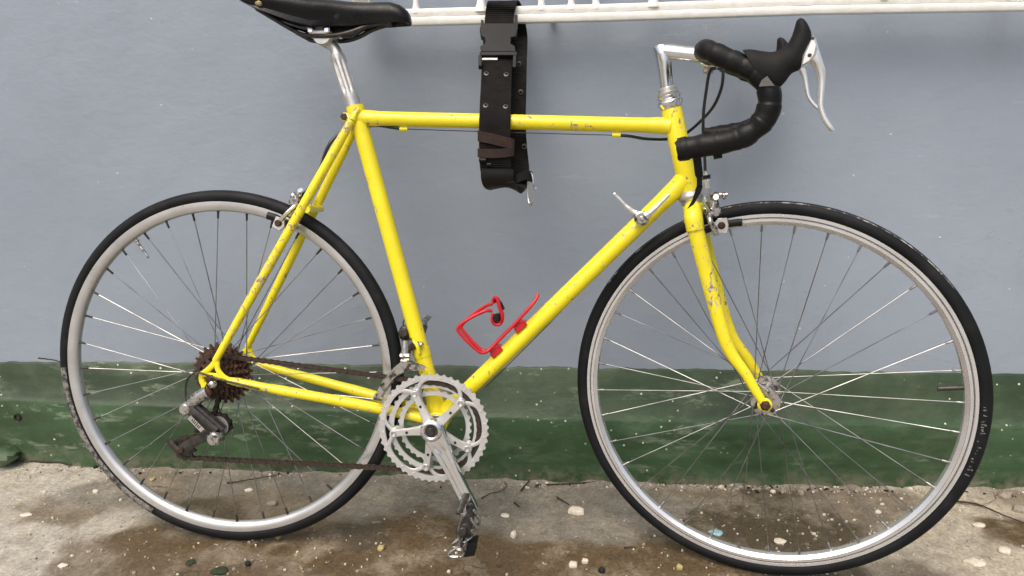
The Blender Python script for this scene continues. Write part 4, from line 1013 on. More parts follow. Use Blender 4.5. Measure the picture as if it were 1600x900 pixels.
def link_mesh(yo, mat, roll):
    b = MB(); ol = []
    for i in range(7): a = -math.pi / 2 + math.pi * i / 6; ol.append((0.00635 + 0.0042 * math.cos(a), 0.0042 * math.sin(a)))
    ol.append((0, 0.0030))
    for i in range(7): a = math.pi / 2 + math.pi * i / 6; ol.append((-0.00635 + 0.0042 * math.cos(a), 0.0042 * math.sin(a)))
    ol.append((0, -0.0030))
    for s in (-1, 1): b.prism(ol, (0, yo * s, 0), (1, 0, 0), (0, 0, 1), 0.0011)
    for x_ in (-0.00635, 0.00635): b.disc((x_, 0, 0), (0, 1, 0), 0.0038 if roll else 0.0021, 0.0046 if roll else 0.0092, 8)
    return b.build('link', mat, None, 40, True)
lm_ = [link_mesh(0.0026, 'rust_chain', True), link_mesh(0.0038, 'rust_chain', False)]
for i in range(NL):
    a, c_ = on(i * pit), on((i + 1) * pit); d_ = c_ - a
    o = link('link', lm_[i % 2], ch); o.location = (a + c_) / 2; o.rotation_euler = (0, -math.atan2(d_.z, d_.x), 0)

# --- rear derailleur
rd = empty('rear_derailleur', bike)
hb_ = Vector((-0.0065, -0.066, 0.3075))
mk('hanger_bolt', 'rust_bolt', rd, lambda b: (b.disc(hb_, (0, 1, 0), 0.0095, 0.012, 20, 0.2), b.disc(hb_ + Vector((0, -0.006, 0)), (0, 1, 0), 0.0060, 0.004, 6, 0.2)))
mk('hanger_nut', 'polished', rd, lambda b: b.disc((0.0036, -0.066, 0.3255), (0.5, 0.8, 0.2), 0.0085, 0.012, 6, 0.25))
mk('upper_body', 'chrome_grimy', rd, lambda b: b.tube(spline([hb_ + Vector((0.002, 0, 0.002)), Vector((-0.026, -0.066, 0.298)), Vector((-0.046, -0.064, 0.280))], 5), [0.0125] * 3 + [0.0115] * 4 + [0.0105] * 4, 12, flat=0.75, flat_dir=(0, 1, 0)))
k1, k2 = Vector((-0.0464, -0.066, 0.2784)), Vector((0.0037, -0.062, 0.2247))
mk('knuckle', 'chrome_grimy', rd, lambda b: b.disc(k1, (0, 1, 0), 0.0115, 0.020, 18, 0.25))
mk('knuckle', 'chrome_grimy', rd, lambda b: b.disc(k2, (0, 1, 0), 0.0135, 0.022, 18, 0.25))
mk('parallelogram', 'dark_metal', rd, lambda b: (b.tube([k1 + Vector((0.004, -0.004, 0.002)), k2 + Vector((0.002, -0.002, 0.012))], 0.0098, 10, flat=0.55, flat_dir=(0, 1, 0)), b.tube([k1 + Vector((0.012, 0.006, 0.006)), k2 + Vector((0.012, 0.006, 0.014))], 0.008, 8), b.box(k1.lerp(k2, 0.55) + Vector((-0.012, 0.002, -0.008)), (0.010, 0.012, 0.016), bev=0.002)))
pm = k1.lerp(k2, 0.48) + Vector((-0.001, -0.0135, 0.002)); pdv = (k2 - k1).normalized()
mk('name_plate', 'polished', rd, lambda b: b.box(pm, (0.034, 0.0095, 0.002), tuple(pdv), tuple(pdv.cross(Vector((0, 1, 0)))), 0.0006))
mk('name_plate_mark', 'black_bit', rd, lambda b: [b.box(pm + pdv * (0.0035 * i - 0.009) + Vector((0, -0.0012, 0)), (0.0018, 0.0055 if i % 2 else 0.004, 0.0008), tuple(pdv), tuple(pdv.cross(Vector((0.25, 1, 0))))) for i in range(6)])
for y in (-0.052, -0.030):
    mk('cage_plate', 'dark_metal', rd, lambda b: b.tube(spline([Vector((0.004, y, 0.252)), Vector((0.0, y, 0.236)), Vector((-0.02, y, 0.222)), Vector((-0.048, y, 0.208)), Vector((-0.070, y, 0.194))], 4), [0.010] * 5 + [0.0085] * 6 + [0.010] * 6, 10, flat=0.12, flat_dir=(0, 1, 0)))
mk('cage_tail', 'dark_metal', rd, lambda b: b.tube([Vector((-0.072, -0.053, 0.190)), Vector((-0.085, -0.054, 0.203)), Vector((-0.092, -0.054, 0.214))], [0.0075, 0.006, 0.006], 10, flat=0.5, flat_dir=(0, 1, 0)))
for c_ in (pU, pL):
    keep = CR.copy(); CR = Vector((c_.x, 0, c_.z))
    gear(10, 0.0165, 0.0215, 0.004, -0.0385, 0.0045).build('jockey_wheel', 'dark_metal', rd, 30); CR = keep
    mk('jockey_bolt', 'rust_bolt', rd, lambda b: b.disc((c_.x, -0.0545, c_.z), (0, 1, 0), 0.0055, 0.006, 6))
mk('guard_disc', 'dull', rd, lambda b: b.lathe([(0.012, -0.001), (0.019, -0.001), (0.019, 0.001), (0.012, 0.001)], (pU.x + 0.004, -0.049, pU.z + 0.002), (0, 1, 0), 24, True))

# --- front derailleur
fd = empty('front_derailleur', bike)
mk('clamp_band', 'yellow', fd, lambda b: (b.tube([BB.lerp(seat_top, 0.205), BB.lerp(seat_top, 0.232)], 0.0158, 20), b.tube(spline([(0.3572, -0.018, 0.4082), (0.3649, -0.021, 0.3998), (0.3679, -0.019, 0.3854)], 4), 0.0035, 8)))
mk('clamp_bolt', 'chrome_grimy', fd, lambda b: (b.disc((0.3705, -0.02, 0.4021), (0.8, -0.5, 0), 0.0045, 0.010, 6), b.disc((0.3642, -0.018, 0.4014), (0.8, -0.5, 0), 0.0055, 0.006, 12)))
mk('body', 'dark_metal', fd, lambda b: (b.tube(spline([(0.3569, -0.012, 0.4034), (0.3469, -0.014, 0.3953), (0.3413, -0.02, 0.3811)], 4), [0.011] * 5 + [0.009] * 4, 10), b.box((0.3375, 0, 0.418), (0.018, 0.018, 0.026), bev=0.004), b.disc((0.3365, -0.01, 0.4199), (0, 1, 0), 0.0085, 0.010, 18, 0.2)))
mk('link_arm', 'chrome_grimy', fd, lambda b: (b.tube([(0.343, -0.022, 0.4085), (0.3428, -0.026, 0.3813)], 0.0048, 8, flat=1.3, flat_dir=(1, 0, 0)), b.tube([(0.3358, -0.026, 0.3811), (0.3521, -0.026, 0.3817)], 0.006, 8)))
for y, dz in ((-0.052, 0.0), (-0.034, -0.004)):
    A_ = [(0.3831, -0.05, 0.37), (0.3648, -0.05, 0.3762), (0.3488, -0.05, 0.379), (0.3305, -0.05, 0.3656), (0.3143, -0.05, 0.3464), (0.3027, -0.05, 0.3274), (0.2968, -0.05, 0.3132)]
    B_ = [(0.3819, -0.05, 0.3643), (0.3648, -0.05, 0.3613), (0.3465, -0.05, 0.3582), (0.3316, -0.05, 0.3472), (0.32, -0.05, 0.3328), (0.3119, -0.05, 0.3208), (0.3049, -0.05, 0.3089)]
    A_ = spline(A_, 4); B_ = spline(B_, 4); rs = []
    for a, c_ in zip(A_, B_):
        rs.append([Vector((a.x, y - 0.0007, a.z + dz)), Vector((c_.x, y - 0.0007, c_.z + dz)), Vector((c_.x, y + 0.0007, c_.z + dz)), Vector((a.x, y + 0.0007, a.z + dz))])
    b = MB(); b.rings(rs); b.build('cage_plate', 'chrome_grimy', fd, 30)
mk('cage_bridge', 'chrome_grimy', fd, lambda b: (b.box((0.2982, -0.043, 0.3101), (0.010, 0.020, 0.008), bev=0.001), b.box((0.3494, -0.043, 0.3774), (0.016, 0.020, 0.004), bev=0.001)))

# --- shift levers on the down tube
sl = empty('shift_levers', bike)
sc_ = Vector((0.7509, -0.019, 0.6344))
mk('lever_boss', 'chrome_grimy', sl, lambda b: (b.tube([Vector((sc_.x, -0.028, sc_.z)), Vector((sc_.x, 0.028, sc_.z))], 0.0115, 20), b.lathe([(0.0001, -0.008), (0.0035, -0.0078), (0.0042, -0.0058), (0.0085, -0.0058), (0.0098, -0.004), (0.0120, -0.003), (0.0128, 0.0), (0.0128, 0.004)], (sc_.x, -0.027, sc_.z), (0, 1, 0), 28)))
mk('boss_screw', 'polished', sl, lambda b: b.disc((sc_.x, -0.0355, sc_.z), (0, 1, 0), 0.0034, 0.004, 14, 0.4))
mk('lever', 'polished', sl, lambda b: b.tube(spline([(0.7562, -0.03, 0.638), (0.7644, -0.03, 0.6435), (0.7724, -0.031, 0.6511), (0.7824, -0.032, 0.6619), (0.7903, -0.033, 0.6706), (0.7942, -0.034, 0.6749)], 4), [0.0065] * 4 + [0.0045] * 5 + [0.0034] * 6 + [0.0032] * 5 + [0.002], 10, flat=0.6, flat_dir=(0, 1, 0)))
mk('lever', 'polished', sl, lambda b: b.tube(spline([(0.7534, 0.024, 0.6367), (0.7409, 0.025, 0.6442), (0.7307, 0.026, 0.6518), (0.7203, 0.027, 0.6617), (0.71, 0.028, 0.6716), (0.7053, 0.028, 0.676)], 4), [0.0065] * 4 + [0.0048] * 5 + [0.0036] * 6 + [0.0034] * 5 + [0.002], 10, flat=0.6, flat_dir=(0, 1, 0)))

# --- bottle cage
bc = empty('bottle_cage', bike)
loop = [(841, 459), (838, 466), (828, 480), (808, 503), (784, 527), (765, 547), (757, 551.5), (749, 549), (733, 535), (719, 521), (716, 514), (722, 504), (742, 490), (760, 479), (768, 476)]
cage_pts = {-1: [(0.5773, -0.01, 0.4973), (0.5755, -0.014, 0.4898), (0.565, -0.02, 0.4756), (0.5419, -0.02, 0.4482), (0.5152, -0.02, 0.4191), (0.4953, -0.022, 0.3981), (0.4868, -0.026, 0.3928), (0.4768, -0.028, 0.3952), (0.4587, -0.03, 0.411), (0.4426, -0.03, 0.4276), (0.4396, -0.03, 0.4355), (0.447, -0.03, 0.4449), (0.4692, -0.028, 0.459), (0.4886, -0.022, 0.4672), (0.4983, -0.018, 0.4663)],
            1: [(0.5765, 0.004, 0.4954), (0.5752, 0.01, 0.4887), (0.5648, 0.016, 0.473), (0.5411, 0.016, 0.4448), (0.5148, 0.016, 0.4167), (0.4935, 0.02, 0.3925), (0.4837, 0.024, 0.3853), (0.4739, 0.026, 0.3869), (0.4555, 0.028, 0.4026), (0.4399, 0.028, 0.4194), (0.4362, 0.028, 0.4271), (0.4433, 0.028, 0.4381), (0.4647, 0.026, 0.457), (0.4842, 0.02, 0.4704), (0.494, 0.016, 0.4736)]}
for s in (-1, 1): mk('cage_rod', 'red', bc, lambda b: b.tube(spline(cage_pts[s], 4), 0.0031, 10))
for c_ in ((0.5041, 0, 0.3937), (0.546, 0, 0.4407)): mk('cage_mount', 'red', bc, lambda b: b.prism([(-0.012, -0.0075), (0.012, -0.0075), (0.010, -0.001), (0.005, 0.005), (-0.007, 0.006), (-0.011, 0.0)], Vector(c_), (0.72, 0, 0.69), (-0.69, 0, 0.72), 0.034, 0.002))
ca_, cb_ = Vector((0.5076, -0.012, 0.4862)), Vector((0.5058, -0.012, 0.4518))
mk('cage_clip', 'red', bc, lambda b: (b.tube(spline([(0.4987, -0.004, 0.4779), (0.4997, -0.004, 0.4872), (0.5057, -0.006, 0.4865), (0.5112, -0.012, 0.4726), (0.5162, -0.014, 0.4571), (0.5132, -0.016, 0.4447), (0.5044, -0.018, 0.4436), (0.4991, -0.018, 0.4503), (0.5004, -0.016, 0.4615)], 5), 0.0036, 10, flat=2.2, flat_dir=(0, 1, 0)),))
mk('clip_pad', 'plastic', bc, lambda b: (b.disc((0.5068, -0.016, 0.4543), (0.2, 1, 0), 0.0075, 0.020, 20, 0.3), b.tube(spline([(0.5032, -0.004, 0.485), (0.5104, -0.006, 0.4786), (0.5156, -0.01, 0.469)], 4), 0.0042, 10, flat=1.8, flat_dir=(0, 1, 0))))

# --- cables
cb = empty('cables', bike)
def stw(v): return STEER @ Vector(v)
def cable(pts, r_, mat='cable', name='cable_housing'):
    b = MB(); b.tube(spline(pts, 8), r_, 8); return b.build(name, mat, cb)
cable([stw((0.866, -0.035, 0.878)), stw((0.8568, -0.03, 0.8733)), stw((0.8525, -0.028, 0.8409)), stw((0.8502, -0.026, 0.8059)), stw((0.8518, -0.022, 0.7703)), stw((0.8552, -0.019, 0.7393)), stw((0.8575, -0.019, 0.7164))], 0.0026)
cable([stw((0.870, 0.02, 0.880)), stw((0.8755, 0, 0.8757)), stw((0.8741, 0, 0.8496)), stw((0.8627, 0.01, 0.8219)), stw((0.8414, 0.02, 0.7976)), (0.8263, 0.035, 0.7817), (0.7967, 0.03, 0.7711), (0.7567, 0.012, 0.7692), (0.7287, 0.002, 0.7724), (0.708, 0, 0.7736)], 0.0026)
cable([(0.708, 0, 0.7736), (0.5261, 0, 0.7767), (0.3356, 0, 0.7809)], 0.0008, 'dark_metal', 'brake_wire')
cable([(0.3345, 0, 0.7809), (0.3139, 0, 0.7835), (0.2875, 0.004, 0.787), (0.2546, 0.024, 0.7865), (0.2276, 0.02, 0.7825), (0.2151, 0.008, 0.7711), (0.2037, 0, 0.757), (0.1936, -0.002, 0.7366), (0.1868, -0.002, 0.7163), (0.1769, 0, 0.696), (0.1603, -0.004, 0.6707), (0.1439, -0.008, 0.6568)], 0.0029)
cable([(0.7454, -0.006, 0.6109), (0.7242, -0.009, 0.5896), (0.6442, -0.012, 0.5086), (0.5342, -0.01, 0.3853), (0.4401, -0.008, 0.2814)], 0.0007, 'dark_metal', 'shift_wire')
cable([(0.7559, 0.02, 0.6212), (0.6993, 0.02, 0.5543), (0.5888, 0.018, 0.4308), (0.4859, 0.014, 0.3205)], 0.0007, 'dark_metal', 'shift_wire')
cable([(0.0901, -0.066, 0.32), (0.0523, -0.068, 0.3282), (0.0157, -0.07, 0.3365), (-0.0161, -0.072, 0.3461), (-0.0355, -0.072, 0.3394), (-0.0447, -0.07, 0.3198), (-0.0456, -0.068, 0.298), (-0.045, -0.066, 0.2832)], 0.0020, 'dark_metal', 'cable_housing')
cable([(0.3262, 0.055, 0.4367), (0.3213, 0.05, 0.4251), (0.3385, 0.03, 0.4002)], 0.0012, 'dark_metal', 'shift_wire')

# ------------------------------------------------------------------ belt hung over the rail and round the top tube
belt = empty('belt')
belt.location = (0, 0, 0)
tag(belt, 'black webbing belt with plastic buckle tying the top tube to the white grille', 'belt')
def strip(pts, w, name, mat, th=0.0018, k=6, wd=(1, 0, 0), closed=False, wv=0.0):
    P = spline(pts, k, closed); n = len(P); b = MB(); rs = []
    for i, p in enumerate(P):
        a = P[(i - 1) % n] if (closed or i > 0) else p; c_ = P[(i + 1) % n] if (closed or i < n - 1) else p
        tn = (c_ - a).normalized(); u = Vector(wd); u = (u - tn * u.dot(tn)).normalized(); nn = tn.cross(u).normalized()
        ring = []
        for j in range(7):
            f = j / 6 - 0.5; ring.append(p + u * (w * f) + nn * (th + wv * noise.noise((f * 3, i * 0.21, 2))))
        for j in range(6, -1, -1):
            f = j / 6 - 0.5; ring.append(p + u * (w * f) + nn * (-th + wv * noise.noise((f * 3, i * 0.21, 2))))
        rs.append(ring)
    b.rings(rs, closed); return b.build(name, mat, belt, 50)
r_top = Vector((0.505, 0.232, 1.0)); 
front_pts = [(0.520, 0.262, 0.970), (0.515, 0.258, 0.992), (0.508, 0.238, 1.0025), (0.505, 0.216, 0.995), (0.5006, 0.2138, 0.9695), (0.5008, 0.1495, 0.8978), (0.5016, 0.0992, 0.8417), (0.5023, 0.0609, 0.799), (0.5023, 0.0527, 0.7727), (0.5025, 0.0489, 0.744), (0.5036, 0.0492, 0.7159), (0.5065, 0.0559, 0.6912)]
strip(front_pts, 0.0535, 'webbing', 'webbing', wv=0.0012)
rear_pts = [(0.520, 0.262, 0.970), (0.526, 0.240, 0.940), (0.5268, 0.1625, 0.8877), (0.527, 0.1348, 0.8315), (0.5269, 0.1159, 0.7872), (0.5301, 0.0978, 0.7435), (0.5344, 0.0809, 0.7091), (0.5351, 0.0658, 0.6871)]
strip(rear_pts, 0.0535, 'webbing', 'webbing', wv=0.0016)
strip([(0.5072, 0.0442, 0.7098), (0.5072, 0.0445, 0.6967), (0.511, 0.0546, 0.6836), (0.5238, 0.0674, 0.679), (0.5335, 0.0763, 0.6893), (0.5355, 0.0819, 0.7023)], 0.056, 'belt_end', 'plastic', 0.003)
bn = Vector((0, -0.744263, 0.667886)); bu = Vector((1, 0, 0)); bd = Vector((0, -0.667886, -0.744263))
def bl(px): return Vector(px) + bn * 0.003
def blk(poly, off, th, name, mat='plastic', bev=0.001):
    P = [Vector(p) for p in poly]; c_ = sum(P, Vector()) / len(P)
    ol = [((p - c_).dot(bu), (p - c_).dot(-bd)) for p in P]
    b = MB(); b.prism(ol, c_ + bn * off, bu, -bd, th, bev); return b.build(name, mat, belt)
blk([(0.4696, 0.1984, 0.9522), (0.5309, 0.1985, 0.9524), (0.5324, 0.1909, 0.9439), (0.5359, 0.1898, 0.9427), (0.533, 0.1769, 0.9283), (0.5249, 0.1748, 0.926), (0.5242, 0.1642, 0.9142), (0.5325, 0.16, 0.9095), (0.534, 0.1517, 0.9002), (0.472, 0.1515, 0.9), (0.4702, 0.1599, 0.9093), (0.478, 0.1641, 0.914), (0.4773, 0.1736, 0.9246), (0.47, 0.1778, 0.9294), (0.4667, 0.1897, 0.9425)], 0.0062, 0.011, 'buckle', bev=0.0012)
blk([(0.4679, 0.2049, 0.9596), (0.4727, 0.2049, 0.9596), (0.4733, 0.1962, 0.9498), (0.4686, 0.1962, 0.9498)], 0.006, 0.010, 'buckle_prong'); blk([(0.5291, 0.2139, 0.9695), (0.535, 0.2139, 0.9695), (0.536, 0.1876, 0.9403), (0.5302, 0.1876, 0.9403)], 0.006, 0.010, 'buckle_prong')
blk([(0.4697, 0.1515, 0.9), (0.5363, 0.1517, 0.9003), (0.5365, 0.1465, 0.8945), (0.4701, 0.1463, 0.8943)], 0.006, 0.010, 'buckle_bar'); blk([(0.4678, 0.1463, 0.8942), (0.4735, 0.1463, 0.8943), (0.4748, 0.129, 0.8749), (0.4691, 0.1289, 0.8749)], 0.006, 0.010, 'buckle_bar'); blk([(0.5297, 0.1465, 0.8945), (0.5354, 0.1465, 0.8945), (0.535, 0.1272, 0.8729), (0.5294, 0.1271, 0.8729)], 0.006, 0.010, 'buckle_bar')
blk([(0.4736, 0.1448, 0.8925), (0.5023, 0.1449, 0.8926), (0.5024, 0.1418, 0.8892), (0.4739, 0.1417, 0.8891)], 0.0045, 0.004, 'buckle_edge', 'dull', 0.0005)
for c_ in ((0.4833, 0.1219, 0.8671), (0.5184, 0.1206, 0.8655), (0.4856, 0.073, 0.8126), (0.5198, 0.0718, 0.8112)):
    b = MB(); b.lathe([(0.0022, 0.0008), (0.0026, 0.0022), (0.0044, 0.0018), (0.0052, 0.0004)], Vector(c_) + bn * 0.002, bn, 18); b.cur = 1; b.disc(Vector(c_) + bn * 0.0022, bn, 0.0025, 0.0006, 12); b.build('eyelet', ['eyelet', 'black_bit'], belt)
for c_ in ((0.5396, 0.1587, 0.8875), (0.5436, 0.1337, 0.8382), (0.5518, 0.0927, 0.7451)):
    b = MB(); b.lathe([(0.0022, 0.0008), (0.0026, 0.0022), (0.0044, 0.0018), (0.0052, 0.0004)], c_, (0, -1, 0), 18); b.build('eyelet', 'eyelet', belt)
strip([(0.4747, 0.0555, 0.766), (0.4765, 0.047, 0.7642), (0.4941, 0.0446, 0.7612), (0.5159, 0.0437, 0.7561), (0.5332, 0.0462, 0.7519), (0.534, 0.054, 0.7504)], 0.017, 'leather_keeper', 'brown_leather', 0.0014, 5, (0, -0.1, 1))
strip([(0.4747, 0.0535, 0.7359), (0.4765, 0.0444, 0.7365), (0.4953, 0.0422, 0.7358), (0.5171, 0.0421, 0.737), (0.5333, 0.0455, 0.7391), (0.5341, 0.0525, 0.7386)], 0.0145, 'leather_keeper', 'brown_leather', 0.0014, 5, (0, -0.1, 1))
b = MB(); b.disc((0.482, 0.0435, 0.7248), (1, 0, 0), 0.0035, 0.012, 10); b.disc((0.4931, 0.0419, 0.7175), (1, 0, 0), 0.003, 0.008, 10); b.build('snap_stud', 'plastic', belt)
rc_ = Vector((0.5645, 0.0565, 0.6751)); b = MB()
b.tube([rc_ + Vector((0.0055 * math.cos(a), -0.012 * math.cos(a), 0.0285 * math.sin(a))) for a in [2 * math.pi * i / 24 for i in range(24)]], 0.0014, 8, True); b.build('steel_ring', 'steel', belt)
strip([(0.5321, 0.0559, 0.687), (0.5454, 0.0541, 0.695), (0.5597, 0.0579, 0.6992), (0.5652, 0.0632, 0.6954), (0.5608, 0.0647, 0.6897)], 0.014, 'ring_tab', 'plastic', 0.0016, 5, (0, 0, 1))

# ------------------------------------------------------------------ litter on the floor
GROUPS = {'pebble': 'pebbles lying on the floor', 'paint flake': 'paint flakes on the floor', 'plaster lump': 'plaster lumps on the floor', 'stone chip': 'stone chips on the floor', 'stone': 'black stones on the floor', 'moss': 'moss tufts on the floor'}
def flake(p, r_, mat, name, label, cat, h=0.004, sx=1.3, group=None, seed=0, rot=0.0):
    b = MB(); rg = random.Random(seed); n = 9; rs = []
    rad = [r_ * rg.uniform(0.72, 1.12) for _ in range(n)]
    for z_, k_ in ((-0.002, 0.9), (h * 0.35, 1.0), (h * 0.8, 0.82), (h, 0.45)):
        rs.append([Vector((math.cos(rot) * sx * rad[j] * k_ * math.cos(2 * math.pi * j / n) - math.sin(rot) * rad[j] * k_ * math.sin(2 * math.pi * j / n), math.sin(rot) * sx * rad[j] * k_ * math.cos(2 * math.pi * j / n) + math.cos(rot) * rad[j] * k_ * math.sin(2 * math.pi * j / n), z_ + rg.uniform(-0.15, 0.15) * h)) for j in range(n)])
    b.rings(rs); o = b.build(name, mat, None, 50); o.location = (p[0], p[1], 0.0)
    return tag(o, label, cat, GROUPS.get(cat))
flake((0.9394, 0.0632, 0), 0.011, 'blue_chip', 'paint_flake', 'pale blue paint flake on the brown floor inside the front wheel', 'paint flake', 0.0035, 1.5, seed=3)
flake((0.6675, 0.1242, 0), 0.013, 'crumb', 'plaster_lump', 'round white plaster lump on the grey floor between the wheels', 'plaster lump', 0.009, 1.4, seed=5)
flake((0.6518, -0.0495, 0), 0.0085, 'crumb', 'pebble', 'pale pebble on the brown floor left of the front wheel, larger of two', 'pebble', 0.006, 1.2, seed=8)
flake((0.6748, -0.0373, 0), 0.006, 'crumb', 'pebble', 'small pale pebble just right of a larger one on brown floor', 'pebble', 0.005, 1.3, seed=9)
flake((0.8467, -0.0478, 0), 0.0065, 'straw', 'pebble', 'yellowish pebble in front of the front tyre', 'pebble', 0.006, 1.0, seed=10)
flake((0.7032, -0.0635, 0), 0.0065, 'black_bit', 'stone', 'small black stone at the bottom edge beside pale pebbles', 'stone', 0.006, 1.1, seed=11)
flake((0.5393, 0.0358, 0), 0.0085, 'crumb', 'plaster_lump', 'white plaster lump on the floor right of the hanging pedal', 'plaster lump', 0.009, 0.9, seed=12)
flake((0.5197, 0.1031, 0), 0.0075, 'crumb', 'paint_flake', 'flat white flake on the floor above the pedal lump', 'paint flake', 0.003, 1.5, seed=13)
flake((0.2895, -0.0169, 0), 0.0065, 'straw', 'pebble', 'yellow pebble on the brown floor below the rear tyre', 'pebble', 0.005, 1.3, seed=14)
flake((1.3962, -0.0091, 0), 0.013, 'crumb', 'stone_chip', 'white stone chip on beige floor at the lower right', 'stone chip', 0.006, 1.4, seed=15)
flake((1.4758, 0.0311, 0), 0.012, 'crumb', 'stone_chip', 'rounded white stone chip near the right edge of the floor', 'stone chip', 0.006, 1.2, seed=16)
flake((1.5988, 0.2255, 0), 0.013, 'stone', 'stone_chip', 'grey stone chip lying against the plinth at the right', 'stone chip', 0.010, 1.1, seed=17)
flake((1.4778, 0.115, 0), 0.009, 'crumb', 'stone_chip', 'thin pale stone chip right of the front tyre', 'stone chip', 0.004, 1.7, seed=18)
flake((1.5965, 0.176, 0), 0.013, 'stone', 'stone_chip', 'grey stone chip at the right edge beside the plinth', 'stone chip', 0.009, 1.2, seed=19)
flake((1.0559, 0.0415, 0), 0.0085, 'crumb', 'pebble', 'white pebble on the dark floor below the front hub', 'pebble', 0.004, 1.5, seed=20)
flake((1.2953, 0.1544, 0), 0.006, 'crumb', 'pebble', 'white pebble inside the front wheel near its right rim', 'pebble', 0.004, 1.3, seed=21)
flake((-0.3717, 0.1531, 0), 0.006, 'crumb', 'pebble', 'white pebble just left of the rear tyre by the plinth', 'pebble', 0.004, 1.2, seed=22)
flake((-0.458, 0.0586, 0), 0.0075, 'crumb', 'paint_flake', 'flat white flake on pale floor at the far left', 'paint flake', 0.003, 1.7, seed=23)
flake((-0.2767, -0.0948, 0), 0.0065, 'crumb', 'paint_flake', 'flat white flake at the lower left edge of the floor', 'paint flake', 0.003, 1.5, seed=24)
flake((-0.2761, 0.2086, 0), 0.0075, 'straw', 'fallen_leaf', 'yellow leaf scrap inside the rear wheel by the plinth', 'leaf', 0.002, 0.8, seed=25)
flake((-0.0425, 0.1743, 0), 0.0075, 'crumb', 'paint_flake', 'white flake inside the rear wheel below the sprockets', 'paint flake', 0.004, 1.3, seed=26)
flake((0.0271, 0.1246, 0), 0.009, 'stone', 'stone_chip', 'pale grey stone chip inside the rear wheel near the rim', 'stone chip', 0.006, 1.3, seed=27)
flake((0.015, -0.0957, 0), 0.013, 'moss', 'moss_tuft', 'larger dark moss tuft at the bottom below the rear tyre', 'moss', 0.004, 1.5, seed=28)
flake((-0.0493, -0.075, 0), 0.009, 'moss', 'moss_tuft', 'smaller dark moss tuft below the rear tyre', 'moss', 0.003, 1.2, seed=29)
flake((0.0563, -0.0737, 0), 0.006, 'black_bit', 'stone', 'small black stone right of the moss tufts', 'stone', 0.005, 1.1, seed=30)
flake((0.0827, 0.0099, 0), 0.007, 'straw', 'pebble', 'tan pebble touching the floor under the rear tyre', 'pebble', 0.005, 1.2, seed=31)
def twig(pts, r_, label, name='twig', mat='twig'):
    P = spline([Vector((p[0], p[1], p[2])) for p in pts], 6)
    for i, p in enumerate(P): p += Vector((0, 0, 0.0012 * noise.noise((i * 0.7, pts[0][0], 1))))
    b = MB(); b.tube(P, [r_ * (1.0 - 0.5 * i / len(P)) for i in range(len(P))], 6); o = b.build(name, mat)
    return tag(o, label, 'twig', 'twigs and stems along the plinth')
def lift(p, z): return (p[0], p[1], z)
twig([lift((0.5834, 0.2233, 0), .002), lift((0.643, 0.2289, 0), .003), lift((0.7146, 0.2406, 0), .003), lift((0.7943, 0.2527, 0), .004), lift((0.8438, 0.2496, 0), .003), lift((0.9067, 0.2445, 0), .002)], 0.0017, 'long dark stem lying along the foot of the plinth')
twig([lift((0.55, 0.1979, 0), .003), lift((0.5593, 0.2195, 0), .003), lift((0.5689, 0.2417, 0), .004)], 0.0022, 'short dark twig slanting beside the long stem')
twig([lift((0.6276, 0.176, 0), .002), lift((0.6409, 0.1616, 0), .002), lift((0.6539, 0.1475, 0), .002)], 0.0018, 'short dark twig slanting down above the white plaster lump')
twig([lift((0.4661, 0.1631, 0), .002), lift((0.484, 0.1817, 0), .003), lift((0.5057, 0.1905, 0), .004), lift((0.5186, 0.2122, 0), .006), lift((0.512, 0.2307, 0), .005)], 0.0012, 'thin curled twig on the floor right of the chainrings')
twig([lift((0.5363, 0.1516, 0), .002), lift((0.5434, 0.1422, 0), .002), lift((0.549, 0.1352, 0), .002)], 0.0018, 'stubby dark twig between plaster flake and plinth')
twig([lift((0.7515, 0.0049, 0), .002), lift((0.7639, 0.0075, 0), .002), lift((0.7735, 0.006, 0), .002)], 0.0014, 'tiny dark twig on the brown floor left of the front tyre')
twig([lift((-0.605, 0.2706, 0), .004), lift((-0.5691, 0.2634, 0), .005), lift((-0.5302, 0.2623, 0), .006), lift((-0.4919, 0.2553, 0), .003)], 0.0026, 'reddish dry root at the foot of the plinth, far left')
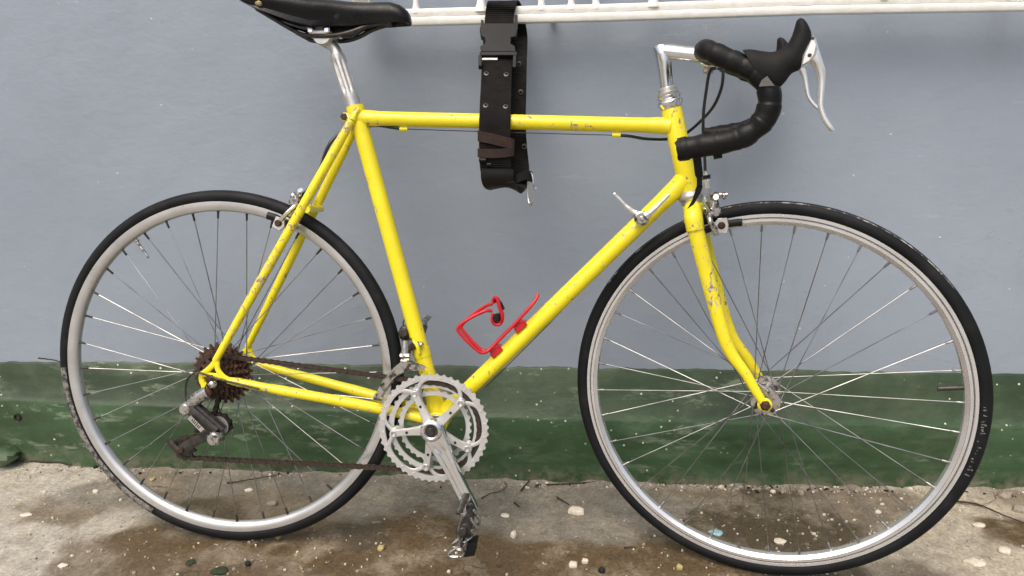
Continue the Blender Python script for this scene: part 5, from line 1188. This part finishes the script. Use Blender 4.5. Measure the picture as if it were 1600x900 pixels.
twig([lift((-0.1011, 0.1981, 0), .002), lift((-0.0692, 0.2078, 0), .003), lift((-0.0319, 0.2234, 0), .003), lift((0.0061, 0.2392, 0), .003)], 0.0016, 'curved dark stem inside the rear wheel by the plinth')
twig([(-0.5409, 0.275, 0.2584), (-0.5185, 0.28, 0.2539), (-0.4929, 0.284, 0.246)], 0.0018, 'dark twig resting on the plinth top behind the rear tyre')
twig([lift((1.4798, 0.1971, 0), .004), lift((1.5174, 0.1818, 0), .006), lift((1.5385, 0.1519, 0), .006), lift((1.5703, 0.1216, 0), .004)], 0.0022, 'dark root running over the beige floor at the right')
# countless crumbs
b = MB(); rg = random.Random(41)
def crumb(x, y, r_, h):
    n = 5; a0 = rg.random() * 6.28; sx = rg.uniform(0.7, 1.7)
    ring = lambda z_, k_: [Vector((x + sx * r_ * k_ * math.cos(a0 + 2 * math.pi * j / n), y + r_ * k_ * math.sin(a0 + 2 * math.pi * j / n), z_)) for j in range(n)]
    b.rings([ring(-0.002, 1.0), ring(h * 0.6, rg.uniform(0.8, 1.0)), ring(h, 0.5)])
for i in range(1000):
    x = rg.uniform(-0.68, 1.72); y = rg.uniform(-0.16, 0.25)
    d_ = noise.noise((x * 2.2, y * 4, 6)) + (0.35 if x > 0.75 else 0)
    if d_ < rg.uniform(-0.5, 0.6): continue
    s_ = abs(rg.gauss(0, 1)); b.cur = rg.choice((0, 0, 0, 0, 0, 1, 1, 1, 1, 2)); r_ = 0.0008 + 0.0010 * s_; crumb(x, min(y, plinth_y(x) - 0.004), r_, r_ * 0.7)
for i in range(800):
    x = rg.choice((rg.uniform(-0.68, 1.72), rg.uniform(-0.68, 1.72), rg.uniform(1.2, 1.72), rg.uniform(0.75, 1.2))); b.cur = rg.choice((0, 1, 1, 1, 1, 3)); r_ = 0.0008 + abs(rg.gauss(0, 0.0015)); crumb(x, plinth_y(x) - abs(rg.gauss(0.004, 0.014)) - 0.002, r_, r_ * 0.9)
cr_ = b.build('grit', ['crumb', 'stone', 'straw', 'black_bit'], None, 0)
tag(cr_, 'white and tan grit scattered over the concrete floor', None, None, 'stuff')
